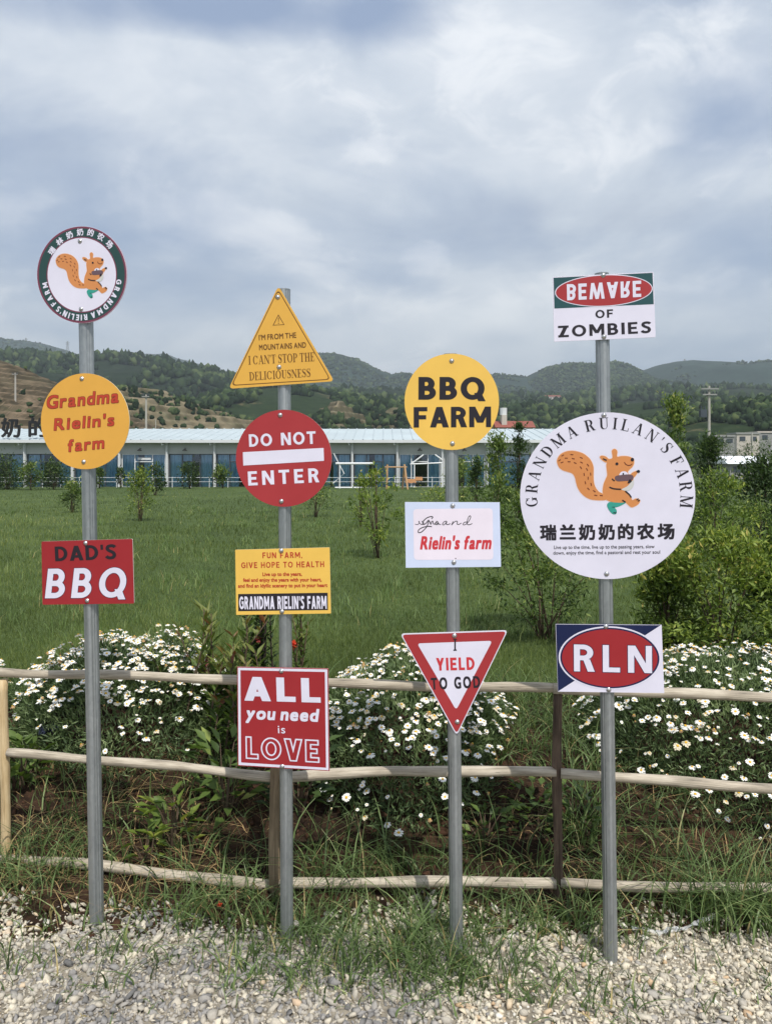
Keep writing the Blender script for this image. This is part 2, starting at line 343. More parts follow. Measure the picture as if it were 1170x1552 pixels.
# woods on the hills, reading as masses
ICO = None
def ico_arrays(sub):
    bm = bmesh.new(); bmesh.ops.create_icosphere(bm, subdivisions=sub, radius=1)
    v = np.array([x.co[:] for x in bm.verts]); f = np.array([[y.index for y in x.verts] for x in bm.faces]); bm.free(); return v, f
IV, IF = ico_arrays(2); IV1, IF1 = ico_arrays(1)
M_WOODS = leafmat('woodland_leaves', ((0, lin((34, 46, 32))), (.4, lin((48, 63, 42))), (.75, lin((68, 84, 52))), (1, lin((92, 104, 66)))), transl=.1, rough=.9, spec=.05)
def scatter(name, label, pts, size, tall, seed, low=False):
    r = np.random.default_rng(seed); bv, bf = (IV1, IF1) if low else (IV, IF); n = len(pts)
    s = size*r.uniform(.55, 1.35, n); tl = tall*r.uniform(.75, 1.4, n)
    v = np.repeat(bv[None], n, 0)*(1+.28*r.standard_normal((n, len(bv), 1)))
    v = v*s[:, None, None]; v[:, :, 2] *= tl[:, None]; v[:, :, 2] += (s*tl*.7)[:, None]
    v += np.asarray(pts)[:, None, :]
    f = (bf[None]+(np.arange(n)*len(bv))[:, None, None]).reshape(-1, 3)
    tone = np.clip(np.repeat(r.uniform(0, 1, n)**1.4, len(bv))+.12*r.standard_normal(n*len(bv)), 0, 1)
    o = npmesh(name, v.reshape(-1, 3), f, M_WOODS, tone=tone)
    return tag(o, label, 'woodland', kind='stuff')
def on_hill(name, n, seed, thr, fr, tmin=.05, tmax=1.0):
    r = np.random.default_rng(seed); XX, YY, Z = HILLS[name]; nt = int((XX.shape[0]-8)); out = []
    a = r.integers(int(nt*tmin), max(int(nt*tmax)-1, 2), n*4); b = r.integers(0, XX.shape[1]-1, n*4); fa = r.random(n*4); fb = r.random(n*4)
    L = lambda A: (A[a, b]*(1-fb)+A[a, b+1]*fb)*(1-fa)+(A[a+1, b]*(1-fb)+A[a+1, b+1]*fb)*fa
    x, y, z = L(XX), L(YY), L(Z)
    k = (fbm(x*fr, y*fr, seed+3, 4) > thr) & (z > 0)
    return np.stack([x, y, z], 1)[k][:n]
scatter('woodland', 'dark forest on the hill crest beyond the disc signs', on_hill('forest_ridge', 9000, 3, -.22, .012, .1), 3.0, 1.25, 3, True)
scatter('woodland', 'dark forest on the far slope behind the tall right post', on_hill('forest_ridge.001', 9000, 4, -.14, .010, .05), 3.2, 1.25, 4, True)
scatter('woodland', 'green woods on the slope below the triangular sign', on_hill('scrub_slope', 5000, 5, .04, .02, .02), 2.0, 1.1, 5, True)
scatter('woodland', 'green scrub trees on the low slope at the right edge', on_hill('scrub_slope.001', 6000, 6, -.14, .03, .02), 1.25, 1.0, 6, True)
scatter('woodland', 'sparse bushes dotted over the bare brown hillside', on_hill('bare_slope', 420, 7, .10, .05), .50, .9, 7)
scatter('woodland', 'scattered trees on the terraced brown slope', on_hill('terraced_slope', 420, 8, .10, .03), .95, 1.0, 8)
scatter('woodland', 'scattered trees on the terraced mounds behind the roof', on_hill('terraced_slope.001', 380, 9, .08, .03), 1.4, 1.2, 9)
for nm_, lb_, sd_ in (('far_ridge', 'hazy woods on the far left hill', 41), ('far_ridge.002', 'hazy woods on the far hill behind the triangular sign', 42), ('far_ridge.003', 'hazy woods on the flat topped far hill', 43), ('far_ridge.004', 'hazy woods on the rounded far hill at right', 44)):
    scatter('woodland', lb_, on_hill(nm_, 9000, sd_, -.04, .004, .1, .95), 3.2, .75, sd_, True)
# ------------------------------------------------------------------ building: long low restaurant with a sheet roof
M_ROOF = pmat('pale_roof_sheet', lin((184, 196, 200)), .5, vary=.14, vscale=.5)
M_WALL = pmat('grey_wall', lin((186, 188, 187)), .85, vary=.10, vscale=1.1)
M_COLW = pmat('white_column_paint', lin((214, 216, 218)), .5, vary=.06, vscale=2)
M_FRAME = pmat('dark_window_frame', lin((62, 70, 78)), .5)
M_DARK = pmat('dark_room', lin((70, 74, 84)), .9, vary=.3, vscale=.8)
M_BLACK = pmat('black_paint', (.012, .012, .014), .5)
def curtain_mat():
    m = bpy.data.materials.new('blue_curtain'); m.use_nodes = True; t = NT(m.node_tree); b = t.n['Principled BSDF']
    g = t.node('ShaderNodeTexCoord').outputs['Object']
    t.link(t.ramp(t.noise(t.mapping(g, (6, 1, .3)), 1.5, 3), ((.3, lin((116, 164, 196))), (.7, lin((166, 208, 230))))), b.inputs['Base Color']); b.inputs['Roughness'].default_value = .9
    return m
M_CURT = curtain_mat()
def glass_mat():
    m = bpy.data.materials.new('window_glass'); m.use_nodes = True; t = NT(m.node_tree); out = t.n['Material Output']; t.n.remove(t.n['Principled BSDF'])
    tr = t.node('ShaderNodeBsdfTransparent'); tr.inputs[0].default_value = (.90, .95, .97, 1)
    gl = t.node('ShaderNodeBsdfGlossy'); gl.inputs[0].default_value = (.8, .85, .9, 1); gl.inputs['Roughness'].default_value = .03
    fr = t.node('ShaderNodeFresnel'); fr.inputs[0].default_value = 1.5
    mx = t.node('ShaderNodeMixShader'); t.link(t.math('ADD', fr.outputs[0], .03), mx.inputs[0]); t.link(tr.outputs[0], mx.inputs[1]); t.link(gl.outputs[0], mx.inputs[2]); t.link(mx.outputs[0], out.inputs[0])
    return m
M_GLASS = glass_mat()
BY = 49.0; BS = BY/F
bx = lambda px: (px-CX)*BS
bz = lambda py: HC-(py-HY)*BS
bld = thing('restaurant_building', 'long low building with pale sheet roof and blue curtains across the lawn', 'building', (bx(400), BY, 0))
BO = Vector((bx(400), BY, 0))
def bpart(mb, name, mat, parent=None, **k):
    mb.v = [tuple(Vector(v)-BO) for v in mb.v]
    return mb.build(name, mat, parent or bld, **k)
X0, X1 = bx(-260), bx(905)
zt, zm, z0 = bz(667)+.02, bz(688), bz(739)
m = MB()      # roof sheet with ribs, pitched up to the back
ye, yb, ze, zb = BY-.55, BY+6.5, bz(668.5)+.05, 3.98
nr = int((X1-X0)/.62); vs = []; fs = []
for i in range(nr+1):
    x = X0-.3+(X1-X0+.6)*i/nr
    for dx, dz in ((0, 0), (.03, .045), (.07, .045), (.10, 0)):
        vs += [(x+dx, ye, ze+dz), (x+dx, yb, zb+dz)]
for i in range(len(vs)//2-1): fs.append((2*i, 2*i+2, 2*i+3, 2*i+1))
m.add(vs, fs); roof = bpart(m, 'roof', M_ROOF)
bpart(MB().box(X0-.3, X1+.3, ye-.05, ye+.06, ze-.17, ze+.015), 'gutter', M_COLW, None)
bpart(MB().box(X0-.3, X1+.3, ye+.06, BY+.02, ze-.13, ze-.07), 'soffit', M_COLW)
bpart(MB().box(X0, X1, BY+.02, BY+.25, zm, ze+.06), 'wall', M_WALL)
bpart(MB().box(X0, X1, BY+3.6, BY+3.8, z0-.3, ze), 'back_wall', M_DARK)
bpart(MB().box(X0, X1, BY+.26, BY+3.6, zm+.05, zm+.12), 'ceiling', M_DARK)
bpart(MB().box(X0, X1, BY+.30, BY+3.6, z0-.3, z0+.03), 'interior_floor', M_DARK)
bpart(MB().box(X0, X0+.2, BY+.26, BY+3.6, z0, ze), 'end_wall', M_WALL); bpart(MB().box(X1-.2, X1, BY+.26, BY+3.6, z0, ze), 'end_wall', M_WALL)
bpart(MB().box(X0, X1, BY-.35, BY+.27, z0-.4, z0-.02), 'plinth', M_WALL)
cols = [-249, -177, -105, -33, 39, 111, 182, 254, 326, 397, 466, 534, 602, 670, 738, 806, 874]
for c in cols:
    x = bx(c)
    col = bpart(MB().box(x-.07, x+.07, BY-.14, BY+.08, z0-.02, zm+.9), 'column', M_COLW)
    bpart(MB().tube([(x-.22, ye+.02, ze-.14), (x-.20, ye+.05, ze-.30), (x, BY-.20, zm+.62), (x, BY-.20, z0)], .035, 6), 'downpipe', M_COLW, col)
random.seed(5)
for i, (a, b) in enumerate(zip(cols[:-1], cols[1:])):
    xa, xb = bx(a)+.11, bx(b)-.11
    f = MB(); 
    for x in (xa+.03, xa+(xb-xa)*.30, xa+(xb-xa)*.70, xb-.03): f.box(x-.03, x+.03, BY+.05, BY+.11, z0+.05, zm-.05)
    f.box(xa, xb, BY+.052, BY+.108, zm-.05, zm+.005).box(xa, xb, BY+.052, BY+.108, z0, z0+.06)
    door = i in (7-1+0, 12, 13)
    f.box(xa+(xb-xa)*.30+.03, xa+(xb-xa)*.70-.03, BY+.056, BY+.104, zm-.52, zm-.46)
    win = bpart(f, 'window', M_COLW if door else M_FRAME)
    bpart(MB().box(xa+.03, xb-.03, BY+.077, BY+.083, z0+.05, zm-.05), 'pane', M_GLASS, win)
    # curtains drawn to the sides, folded
    for side in (0, 1):
        wd = (xb-xa)*random.choice((.30, .36, .42, .5, .5)); s0 = xa if side == 0 else xb-wd
        n = int(wd/.035); vv = []; ff = []
        for k in range(n+1):
            xx = s0+wd*k/n; yy = BY+.20+.03*math.sin(k*1.15+i)+.02*math.sin(k*2.7+side)
            vv += [(xx, yy, z0+.05), (xx+.01, yy, zm-.02)]
        for k in range(n): ff.append((2*k, 2*k+2, 2*k+3, 2*k+1))
        bpart(MB().add(vv, ff), 'curtain', M_CURT, win, smooth=True)
for c in (214, 282, 498, 636, 703):      # little hooded wall lamps over the doors
    x = bx(c); z = bz(682)
    bpart(MB().tube([(x, BY+.02, z+.10), (x, BY-.18, z+.12), (x, BY-.28, z)], [.02, .02, .02], 6).tube([(x, BY-.28, z+.06), (x, BY-.28, z-.06)], [.05, .17], 10), 'wall_lamp', M_BLACK)
bpart(MB().box(bx(209), bx(229), BY+.03, BY+.049, bz(697), bz(693.5)), 'door_notice', M_COLW)
# low rail along the front
rl = thing('low_railing', 'thin white railing along the front of the low building', 'railing', (0, BY-1.3, 0))
zr0 = bz(738); m = MB()
for z in (.62, .36): m.tube([(bx(-260), 0, zr0+z), (bx(690), 0, zr0+z)], .014, 5)
m.build('rail', M_COLW, rl)
for k in range(0, 34):
    x = bx(-250)+k*1.15
    MB().tube([(x, .03, zr0-.3), (x, .03, zr0+.66)], .025, 5).build('post', M_COLW, rl)

# ------------------------------------------------------------------ lettering helper (Blender's built-in typeface, cached as triangles)
_gl = {}
def glyphs(s):
    """triangles of a string in the built-in face, cap height 1"""
    if s in _gl: return _gl[s]
    c = bpy.data.curves.new('type', 'FONT'); c.body = s; c.resolution_u = 6; c.space_character = 1.0
    o = bpy.data.objects.new('type', c); COL.objects.link(o)
    dg = bpy.context.evaluated_depsgraph_get(); me = bpy.data.meshes.new_from_object(o.evaluated_get(dg))
    v = np.array([x.co[:2] for x in me.vertices]) if len(me.vertices) else np.zeros((0, 2)); f = [tuple(p.vertices) for p in me.polygons]
    bpy.data.objects.remove(o); bpy.data.curves.remove(c); bpy.data.meshes.remove(me)
    _gl[s] = (v, f); return v, f
CAP = glyphs('H')[0][:, 1].max(); _cj = glyphs('的')[0]; CJ0, CJ1 = _cj[:, 1].min(), _cj[:, 1].max()
# rooftop letters
for ch, px in (('奶', 19.5), ('的', 60), ('农', 101), ('场', 142)):
    v, f = glyphs(ch); h = 28*BS; s = h/(CJ1-CJ0); xc = (v[:, 0].min()+v[:, 0].max())/2
    lx, lz = bx(px), ze+.22
    t = thing('rooftop_letter', {'奶': 'first black rooftop character, standing clear at the left edge', '的': 'black rooftop character half hidden by the orange disc', '农': 'black rooftop character hidden behind the orange disc', '场': 'last black rooftop character, hidden behind the orange disc'}[ch], 'letter', (lx, ye+.35, lz), 'black letters standing on the roof')
    vv = []; ff = []
    for dy in (-.04, .04):
        for dx, dz in ((0, 0), (.035, 0), (-.035, 0), (0, .035), (0, -.035)):
            b0 = len(vv); vv += [((a-xc)*s+dx, dy+dx*.02+dz*.03, (b-CJ0)*s+dz) for a, b in v]; ff += [tuple(b0+i for i in q_) for q_ in f]
    npmesh('character', vv, ff, M_BLACK, t)
    m = MB()
    for dx in (-.35, .35): m.tube([(dx, .05, .1), (dx, .05, -.42)], .015, 5)
    m.tube([(0, .05, h*.7), (.1, .95, .0)], .012, 5)
    m.build('strut', M_COLW, t)

# ------------------------------------------------------------------ far buildings, poles and masts
def house(label, px0, px1, pytop, pybot, Y, wall, roofc, roofh=0, tank=False):
    x0, x1 = (px0-CX)*Y/F, (px1-CX)*Y/F; zt = HC-(pytop-HY)*Y/F; zb = HC-(pybot-HY)*Y/F; xm = (x0+x1)/2; hw = (x1-x0)/2; h = zt-zb
    t = thing('house', label, 'house', (xm, Y, zb)); d = hw*.9
    MB().box(-hw, hw, 0, 2*d, -8, h).build('wall', wall, t)
    if roofh: MB().add([(-hw-.4, -.4, h), (hw+.4, -.4, h), (hw+.4, 2*d+.4, h), (-hw-.4, 2*d+.4, h), (-hw-.4, d, h+roofh), (hw+.4, d, h+roofh)], [(0, 1, 5, 4), (2, 3, 4, 5), (0, 4, 3), (1, 2, 5), (0, 3, 2, 1)]).build('roof', roofc, t)
    else: MB().box(-hw-.2, hw+.2, -.2, 2*d+.2, h, h+.35).build('roof', roofc, t)
    n = max(2, int(2*hw/3.2))
    for k in range(n):
        xw = -hw+(k+.5)*2*hw/n
        fr = MB().box(xw-.6, xw+.6, -.06, .05, h*.35, h*.78).build('window', M_FRAME, t)
    if tank:
        tk = MB().box(-hw*.75, -hw*.45, .5, 1.8, h+.2, h+1.6).build('stair_tower', wall, t)
        MB().tube([(-hw*.62, 1.1, h+1.6), (-hw*.62, 1.1, h+2.5)], .45, 10).build('water_tank', M_COLW, tk)
    return t
M_RED = pmat('red_tile', lin((150, 84, 72)), .8, vary=.25, vscale=.6)
M_PALE = pmat('pale_plaster', lin((196, 188, 178)), .85, vary=.12, vscale=.3)
M_GREYH = pmat('grey_plaster', lin((150, 150, 148)), .85, vary=.15, vscale=.3)
house('red roofed house peeping over the pale sheet roof', 755, 806, 648, 662, 95, M_PALE, M_RED, .9, True)
house('small grey flat roofed house right of the utility pole', 1084, 1112, 662, 676, 150, M_GREYH, M_GREYH)
house('pale flat roofed house far right among trees', 1116, 1150, 658, 674, 160, M_PALE, M_GREYH)
house('low grey house at the right edge of the picture', 1148, 1190, 656, 672, 170, M_GREYH, M_PALE)
house('white roofed farm shed behind the dark bush at right', 1106, 1162, 703, 722, 72, M_GREYH, pmat('white_sheet', lin((224, 228, 232)), .5), .75)
house('tan block house on the slope left of the tall right post', 828, 850, 601, 607, 860, M_PALE, M_RED, 2)
M_CONC = pmat('concrete_pole', lin((176, 172, 164)), .8, vary=.15, vscale=2)
def upole(label, px, pytop, pybase, Y, r, arms):
    x = (px-CX)*Y/F; zt = HC-(pytop-HY)*Y/F; zb = HC-(pybase-HY)*Y/F; h = zt-zb
    t = thing('utility_pole', label, 'utility pole', (x, Y, zb))
    MB().tube([(0, 0, -6), (0, 0, h)], [r*1.25, r*.85], 10).build('pole', M_CONC, t)
    for (dz, half) in arms:
        a = MB().box(-half, half, -r-.16, -r-.02, h-dz-.07, h-dz+.07).build('crossarm', M_GREYH, t)
        for k in (-1, -.5, .5, 1): MB().tube([(k*half*.92, -r-.09, h-dz+.07), (k*half*.92, -r-.09, h-dz+.32), (k*half*.92, -r-.09, h-dz+.42)], [.05, .09, .04], 6).build('insulator', M_FRAME, a)
    return t, h
t, h = upole('tall concrete utility pole with crossarms and transformer at right', 1074, 585, 690, 88, .16, ((.35, 1.0), (1.0, .8)))
MB().box(-1.05, -.35, -.3, .3, h-3.6, h-2.7).tube([(-.9, 0, h-2.7), (-.9, 0, h-2.3)], .08, 6).tube([(-.5, 0, h-2.7), (-.5, 0, h-2.3)], .08, 6).build('transformer', M_FRAME, t)
MB().tube([(-.05, -.3, h-.3), (-.5, -.3, h-1.2), (-.9, -.2, h-2.3)], .02, 5).tube([(0, -.3, h-1.0), (-.9, -.3, h-1.5), (-1.3, -.2, h-2.6)], .02, 5).build('cable', M_BLACK, t)
upole('short bare concrete pole at the right edge', 1139, 656, 700, 110, .13, ())
upole('pale concrete pole right of the upper orange disc', 222, 598, 652, 105, .15, ((.3, .5),))
upole('small thin pole beside the pale concrete pole', 236.5, 636, 654, 100, .06, ())
upole('grey pole standing on the bare brown hillside', 24, 565, 606, 190, .22, ((.4, .7),))
def mast(label, px, pytop, pybase, Y):
    x = (px-CX)*Y/F; zt = HC-(pytop-HY)*Y/F; zb = HC-(pybase-HY)*Y/F; h = zt-zb; b = h*.13
    t = thing('pylon', label, 'pylon', (x, Y, zb)); m = MB(); r = h*.018
    for sx_ in (-1, 1):
        for sy in (-1, 1): m.tube([(sx_*b, sy*b, -h*.5), (sx_*b*.25, sy*b*.25, h)], r, 4)
    for k in range(5):
        z1, z2 = h*k/5, h*(k+1)/5; w1, w2 = b*(1-.75*k/5), b*(1-.75*(k+1)/5)
        m.tube([(-w1, -w1, z1), (w2, -w2, z2)], r*.6, 4).tube([(w1, -w1, z1), (-w2, -w2, z2)], r*.6, 4)
    m.build('lattice', M_GREYH, t)
    m = MB()
    for z in (.72, .86): m.tube([(-h*.2, 0, h*z), (h*.2, 0, h*z)], r*.8, 4)
    m.build('crossarm', M_GREYH, t)
mast('lattice pylon on the far left hill', 40, 512, 527, 2560); mast('second lattice pylon on the far left hill, nearest the post', 103, 517, 533, 2560)
mast('lattice mast on the flat topped far hill', 855, 552, 565, 1960); mast('taller lattice mast on the rounded far hill at right', 1037, 544, 559, 2060); mast('shorter lattice mast beside the taller one', 1043, 549, 559, 2070)

# ------------------------------------------------------------------ lawn furniture in front of the building
M_TIMBER = pmat('tan_timber', lin((190, 152, 112)), .7, vary=.2, vscale=6)
M_WSTEEL = pmat('white_steel', lin((222, 224, 226)), .45)
M_ORNG = pmat('orange_plastic', lin((206, 150, 104)), .5, vary=.1, vscale=3)
def at(px, py, Y): return P(px, py, Y)
YS = lawnY(741.5)
b0 = P(600, 742, YS); t = thing('swing_frame', 'timber swing frame with orange seat standing on the lawn', 'swing', b0)
L = lambda px, py, dy=0: tuple(P(px, py, YS)-b0+Vector((0, dy, 0)))
MB().tube([L(586, 743), L(587, 704)], .055, 8).build('post', M_TIMBER, t)
MB().tube([L(618, 745, -.4), L(613, 704)], .055, 8).build('post', M_TIMBER, t); MB().tube([L(610, 743, .5), L(613, 704)], .055, 8).build('post', M_TIMBER, t)
MB().tube([L(583, 708), L(617, 708)], .04, 8).build('crossbeam', M_TIMBER, t)
b1 = P(625, 738, YS+1); t = thing('toy_cart', 'small orange wooden ride-on cart beside the swing frame', 'cart', b1)
L = lambda px, py, dy=0: tuple(P(px, py, YS+1)-b1+Vector((0, dy, 0)))
a, c = L(614, 732), L(630, 726); MB().box(a[0], c[0], -.3, .3, a[2], c[2]).build('body', M_ORNG, t)
a, c = L(629, 728), L(640, 723); MB().box(a[0], c[0], -.28, .28, a[2], c[2]).build('seat', M_ORNG, t)
for px in (618, 627): MB().tube([Vector(L(px, 733.5))+Vector((0, -.36, 0)), Vector(L(px, 733.5))+Vector((0, -.30, 0))], .10, 12).build('wheel', M_FRAME, t)
for px in (633, 638): MB().tube([L(px, 728), L(px, 738)], .02, 6).build('leg', M_FRAME, t)
MB().tube([L(615, 727), L(612, 717)], .025, 6).build('handle', M_ORNG, t)
YG = lawnY(740)-1.0
b2 = P(540, 740, YG); t = thing('goal_frame', 'white tube frame with slanting bent bars on the lawn', 'frame', b2)
L = lambda px, py, dy=0: tuple(P(px, py, YG)-b2+Vector((0, dy, 0)))
MB().tube([L(509, 702.5), L(566.5, 702.5)], .065, 8).build('crossbar', M_WSTEEL, t)
MB().tube([L(515, 702), L(515, 741)], .035, 6).build('post', M_WSTEEL, t); MB().tube([L(565.5, 702), L(562, 741)], .035, 6).build('post', M_FRAME, t)
MB().tube([L(505, 687, .5), L(521, 718, .5), L(504, 733, .5)], .035, 6).build('bent_bar', M_WSTEEL, t)
MB().tube([L(508, 739), L(562, 739)], .05, 6).build('base_bar', M_WSTEEL, t)
b3 = P(648, 739, BY-.8); t = thing('entrance_canopy', 'thin white gabled frame at the building door behind the orange cart', 'canopy', b3)
L = lambda px, py, dy=0: tuple(P(px, py, BY-.8)-b3+Vector((0, dy, 0)))
MB().tube([L(622, 704), L(642, 689)], .05, 6).build('gable_bar', M_WSTEEL, t); MB().tube([L(659, 689), L(670, 697)], .05, 6).build('gable_bar', M_WSTEEL, t)
MB().tube([L(622, 703.5), L(670, 701.5)], .05, 6).build('beam', M_WSTEEL, t)
for px in (628, 669): MB().tube([L(px, 739), L(px, 702)], .04, 6).build('post', M_WSTEEL, t)

# ------------------------------------------------------------------ serif capitals built from strokes (thick stems, hairlines, flat serifs)
def _ell(cx, cy, rx, ry, a0, a1, n=28): return [(cx+rx*math.cos(R(a0+(a1-a0)*i/n)), cy+ry*math.sin(R(a0+(a1-a0)*i/n))) for i in range(n+1)]
def serif(ch):
    T, t, s = .17, .045, .085; out = []
    def rect(a, b, c, d): out.append([[(a, b), (c, b), (c, d), (a, d)]])
    def stem(x, wd=T, top=1, bot=1, y0=0, y1=1):
        rect(x, y0, x+wd, y1)
        if bot: rect(x-s, y0, x+wd+s, y0+t)
        if top: rect(x-s, y1-t, x+wd+s, y1)
    def diag(x0, y0, x1, y1, wd): out.append([[(x0, y0), (x0+wd, y0), (x1+wd, y1), (x1, y1)]])
    def bowl(x, y0, y1, rx, a0=-90, a1=90, th=T):
        cy, ry = (y0+y1)/2, (y1-y0)/2
        o = _ell(x, cy, rx, ry, a0, a1); i = _ell(x, cy, rx-th, ry-t, a1, a0); out.append([o+i])
    w_ = .6
    if ch == 'I': stem(s); w_ = T+2*s
    elif ch in 'LEFT':
        if ch == 'T':
            stem(.27, top=0); rect(0, 1-t, .71, 1); rect(0, .74, t, 1); rect(.71-t, .74, .71, 1); w_ = .71
        else:
            stem(s); w_ = .62
            if ch in 'LE': rect(s+T, 0, .62, t); rect(.62-t, 0, .62, .28)
            if ch in 'EF': rect(s+T, 1-t, .60, 1); rect(.60-t, .74, .60, 1); rect(s+T, .49, .46, .49+t); rect(.46-t, .38, .46, .64)
    elif ch == 'H': stem(s); stem(.55); rect(s+T, .48, .55, .48+t); w_ = .55+T+s
    elif ch == 'N': stem(s, t*1.2); stem(.66, t*1.2, bot=0); diag(.60, 0, s-.04, 1, T*1.05); w_ = .66+t*1.2+s
    elif ch == 'M': stem(s, t*1.2, top=0); stem(.78, T); diag(.42, 0, s-.05, 1, T); diag(.46, 0, .80, 1, t*1.2); rect(0, 1-t, s+.1, 1); w_ = .78+T+s
    elif ch == 'A': diag(.06, 0, .36, 1, t*1.2); diag(.56, 0, .32, 1, T); rect(-.02, 0, .20, t); rect(.50, 0, .80, t); rect(.17, .30, .56, .30+t); w_ = .80
    elif ch in 'RPD':
        stem(s); 
        if ch == 'D': bowl(s+T+.02, 0, 1, .48); rect(s, 0, s+T+.04, t); rect(s, 1-t, s+T+.04, 1); w_ = .76
        else:
            bowl(s+T+.10, .46, 1, .30); rect(s+T, 1-t, s+T+.12, 1); rect(s+T, .46, s+T+.12, .46+t); w_ = .66
            if ch == 'R': diag(.56, 0, .36, .48, T); rect(.60, 0, .80, t); w_ = .78
    elif ch == 'U':
        stem(s, T, bot=0, y0=.26); stem(.60, t*1.2, bot=0, y0=.26)
        cx, rx = (s+.60+t*1.2)/2, (.60+t*1.2-s)/2
        o = _ell(cx, .28, rx, .28, 180, 360); i = _ell(cx+(T-t)/2*.95, .28, rx-(T+t)/2, .28-t, 360, 180); out.append([o+i]); w_ = .60+t*1.2+s
    elif ch in 'OCG':
        a0, a1 = (0, 360) if ch == 'O' else (38, 322)
        o = _ell(.40, .5, .40, .5, a0, a1, 44); i = _ell(.40, .5, .40-T, .5-t, a1, a0, 44)
        if ch == 'O': out.append([o[:-1], i[:-1]])
        else: out.append([o+i]); rect(.70, .66, .70+t, .97)
        if ch == 'G': stem(.60, T*.9, bot=0, y0=.06, y1=.44)
        w_ = .82
    elif ch == 'S':
        c = [(.52, .80), (.44, .92), (.30, .972), (.17, .93), (.10, .80), (.14, .66), (.28, .55), (.42, .44), (.49, .30), (.45, .12), (.31, .028), (.16, .06), (.07, .18)]
        wd = [.03, .04, .045, .07, .11, .15, .19, .19, .15, .10, .045, .04, .03]
        c = smooth(c, False, 4); wd = np.interp(np.linspace(0, 1, len(c)), np.linspace(0, 1, 13), wd)
        out += strokes(c, wd); rect(.50, .72, .50+t, .99); rect(.05, .01, .05+t, .28); w_ = .58
    elif ch == "'": out.append([[(.02, 1), (.14, 1), (.10, .68), (.06, .68)]]); w_ = .16
    return out, w_
def sans(ch, T=.2, d=0.0):
    """bold geometric capitals; d shrinks every stroke's edge for outlined letters"""
    out = []; H_ = T*.92
    def rect(a, b, c, e): out.append([[(a+d, b+d), (c-d, b+d), (c-d, e-d), (a+d, e-d)]])
    def diag(x0, y0, x1, y1, wd):
        k = math.hypot(x1-x0, y1-y0)/abs(y1-y0)*d; s_ = (x1-x0)/(y1-y0)
        out.append([[(x0+k+s_*d, y0+d), (x0+wd-k+s_*d, y0+d), (x1+wd-k-s_*d, y1-d), (x1+k-s_*d, y1-d)]])
    def ringp(cx, cy, rx, ry, a0=0, a1=360, n=40):
        o = _ell(cx, cy, rx-d, ry-d, a0, a1, n); i = _ell(cx, cy, rx-T+d, ry-H_+d, a1, a0, n)
        if a1-a0 == 360: out.append([o[:-1], i[:-1]])
        else: out.append([o+i])
    def bowl(x, y0, y1, rx): ringp(x, (y0+y1)/2, rx, (y1-y0)/2, -90, 90, 24)
    e = .03+d; D_ = T*1.13
    if ch == 'I': rect(0, 0, T, 1); w_ = T
    elif ch == 'L': rect(0, 0, T, 1); rect(0, 0, .56, H_); w_ = .56
    elif ch in 'EF':
        rect(0, 0, T, 1); rect(0, 1-H_, .58, 1); rect(0, .5-H_*.5, .53, .5+H_*.5); w_ = .60
        if ch == 'E': rect(0, 0, .60, H_)
    elif ch == 'T': rect(0, 1-H_, .68, 1); rect(.34-T/2, 0, .34+T/2, 1); w_ = .68
    elif ch == 'H': rect(0, 0, T, 1); rect(.72-T, 0, .72, 1); rect(0, .5-H_/2, .72, .5+H_/2); w_ = .72
    elif ch == 'N': rect(0, 0, T, 1); rect(.76-T, 0, .76, 1); diag(.76-D_, 0, 0, 1, D_); w_ = .76
    elif ch == 'M': rect(0, 0, T*.95, 1); rect(.92-T*.95, 0, .92, 1); diag(.46-D_/2, .22, 0, 1, D_); diag(.46-D_/2, .22, .92-D_, 1, D_); w_ = .92
    elif ch == 'A': diag(0, 0, .40-D_/2, 1, D_); diag(.80-D_, 0, .40-D_/2, 1, D_); rect(.14, .19, .66, .19+H_*.9); w_ = .80
    elif ch == 'V': diag(.40-D_/2, 0, 0, 1, D_); diag(.40-D_/2, 0, .80-D_, 1, D_); w_ = .80
    elif ch == 'W': diag(.27-D_/2, 0, 0, 1, D_*.9); diag(.27-D_/2, 0, .56-D_/2, 1, D_*.9); diag(.84-D_/2, 0, .56-D_/2, 1, D_*.9); diag(.84-D_/2, 0, 1.11-D_, 1, D_*.9); w_ = 1.11-D_*.1
    elif ch == 'Y': rect(.37-T/2, 0, .37+T/2, .46); diag(.37-D_/2, .38, 0, 1, D_); diag(.37-D_/2, .38, .74-D_, 1, D_); w_ = .74
    elif ch == 'Z': rect(0, 0, .66, H_); rect(0, 1-H_, .66, 1); diag(.01, 0, .65-D_*1.15, 1, D_*1.15); w_ = .66
    elif ch in 'BRPD':
        rect(0, 0, T, 1)
        if ch == 'D': bowl(.27, 0, 1, .46); rect(0, 0, .27+e, H_); rect(0, 1-H_, .27+e, 1); w_ = .73
        elif ch == 'B':
            bowl(.30, .5-H_/2, 1, .30); bowl(.32, 0, .5+H_/2, .33); w_ = .65
            for y in (0, .5-H_/2, 1-H_): rect(0, y, .32+e, y+H_)
        else:
            bowl(.30, .40, 1, .33); rect(0, .40, .30+e, .40+H_); rect(0, 1-H_, .30+e, 1); w_ = .64
            if ch == 'R': diag(.68-D_, 0, .27, .48, D_); w_ = .68
    elif ch in 'OQCG':
        if ch in 'OQ': ringp(.44, .5, .44, .5, 0, 360, 56); w_ = .88
        else: ringp(.44, .5, .44, .5, 42, 318, 44); w_ = .80
        if ch == 'Q': diag(.92-D_, -.06, .50, .30, D_)
        if ch == 'G': rect(.46, .42, .82, .42+H_); rect(.82-T, .10, .82, .42+H_); w_ = .82
    elif ch == 'U':
        rect(0, .34, T, 1); rect(.72-T, .34, .72, 1); ringp(.36, .36, .36, .36, 180, 360, 28); w_ = .72
    elif ch == 'S':
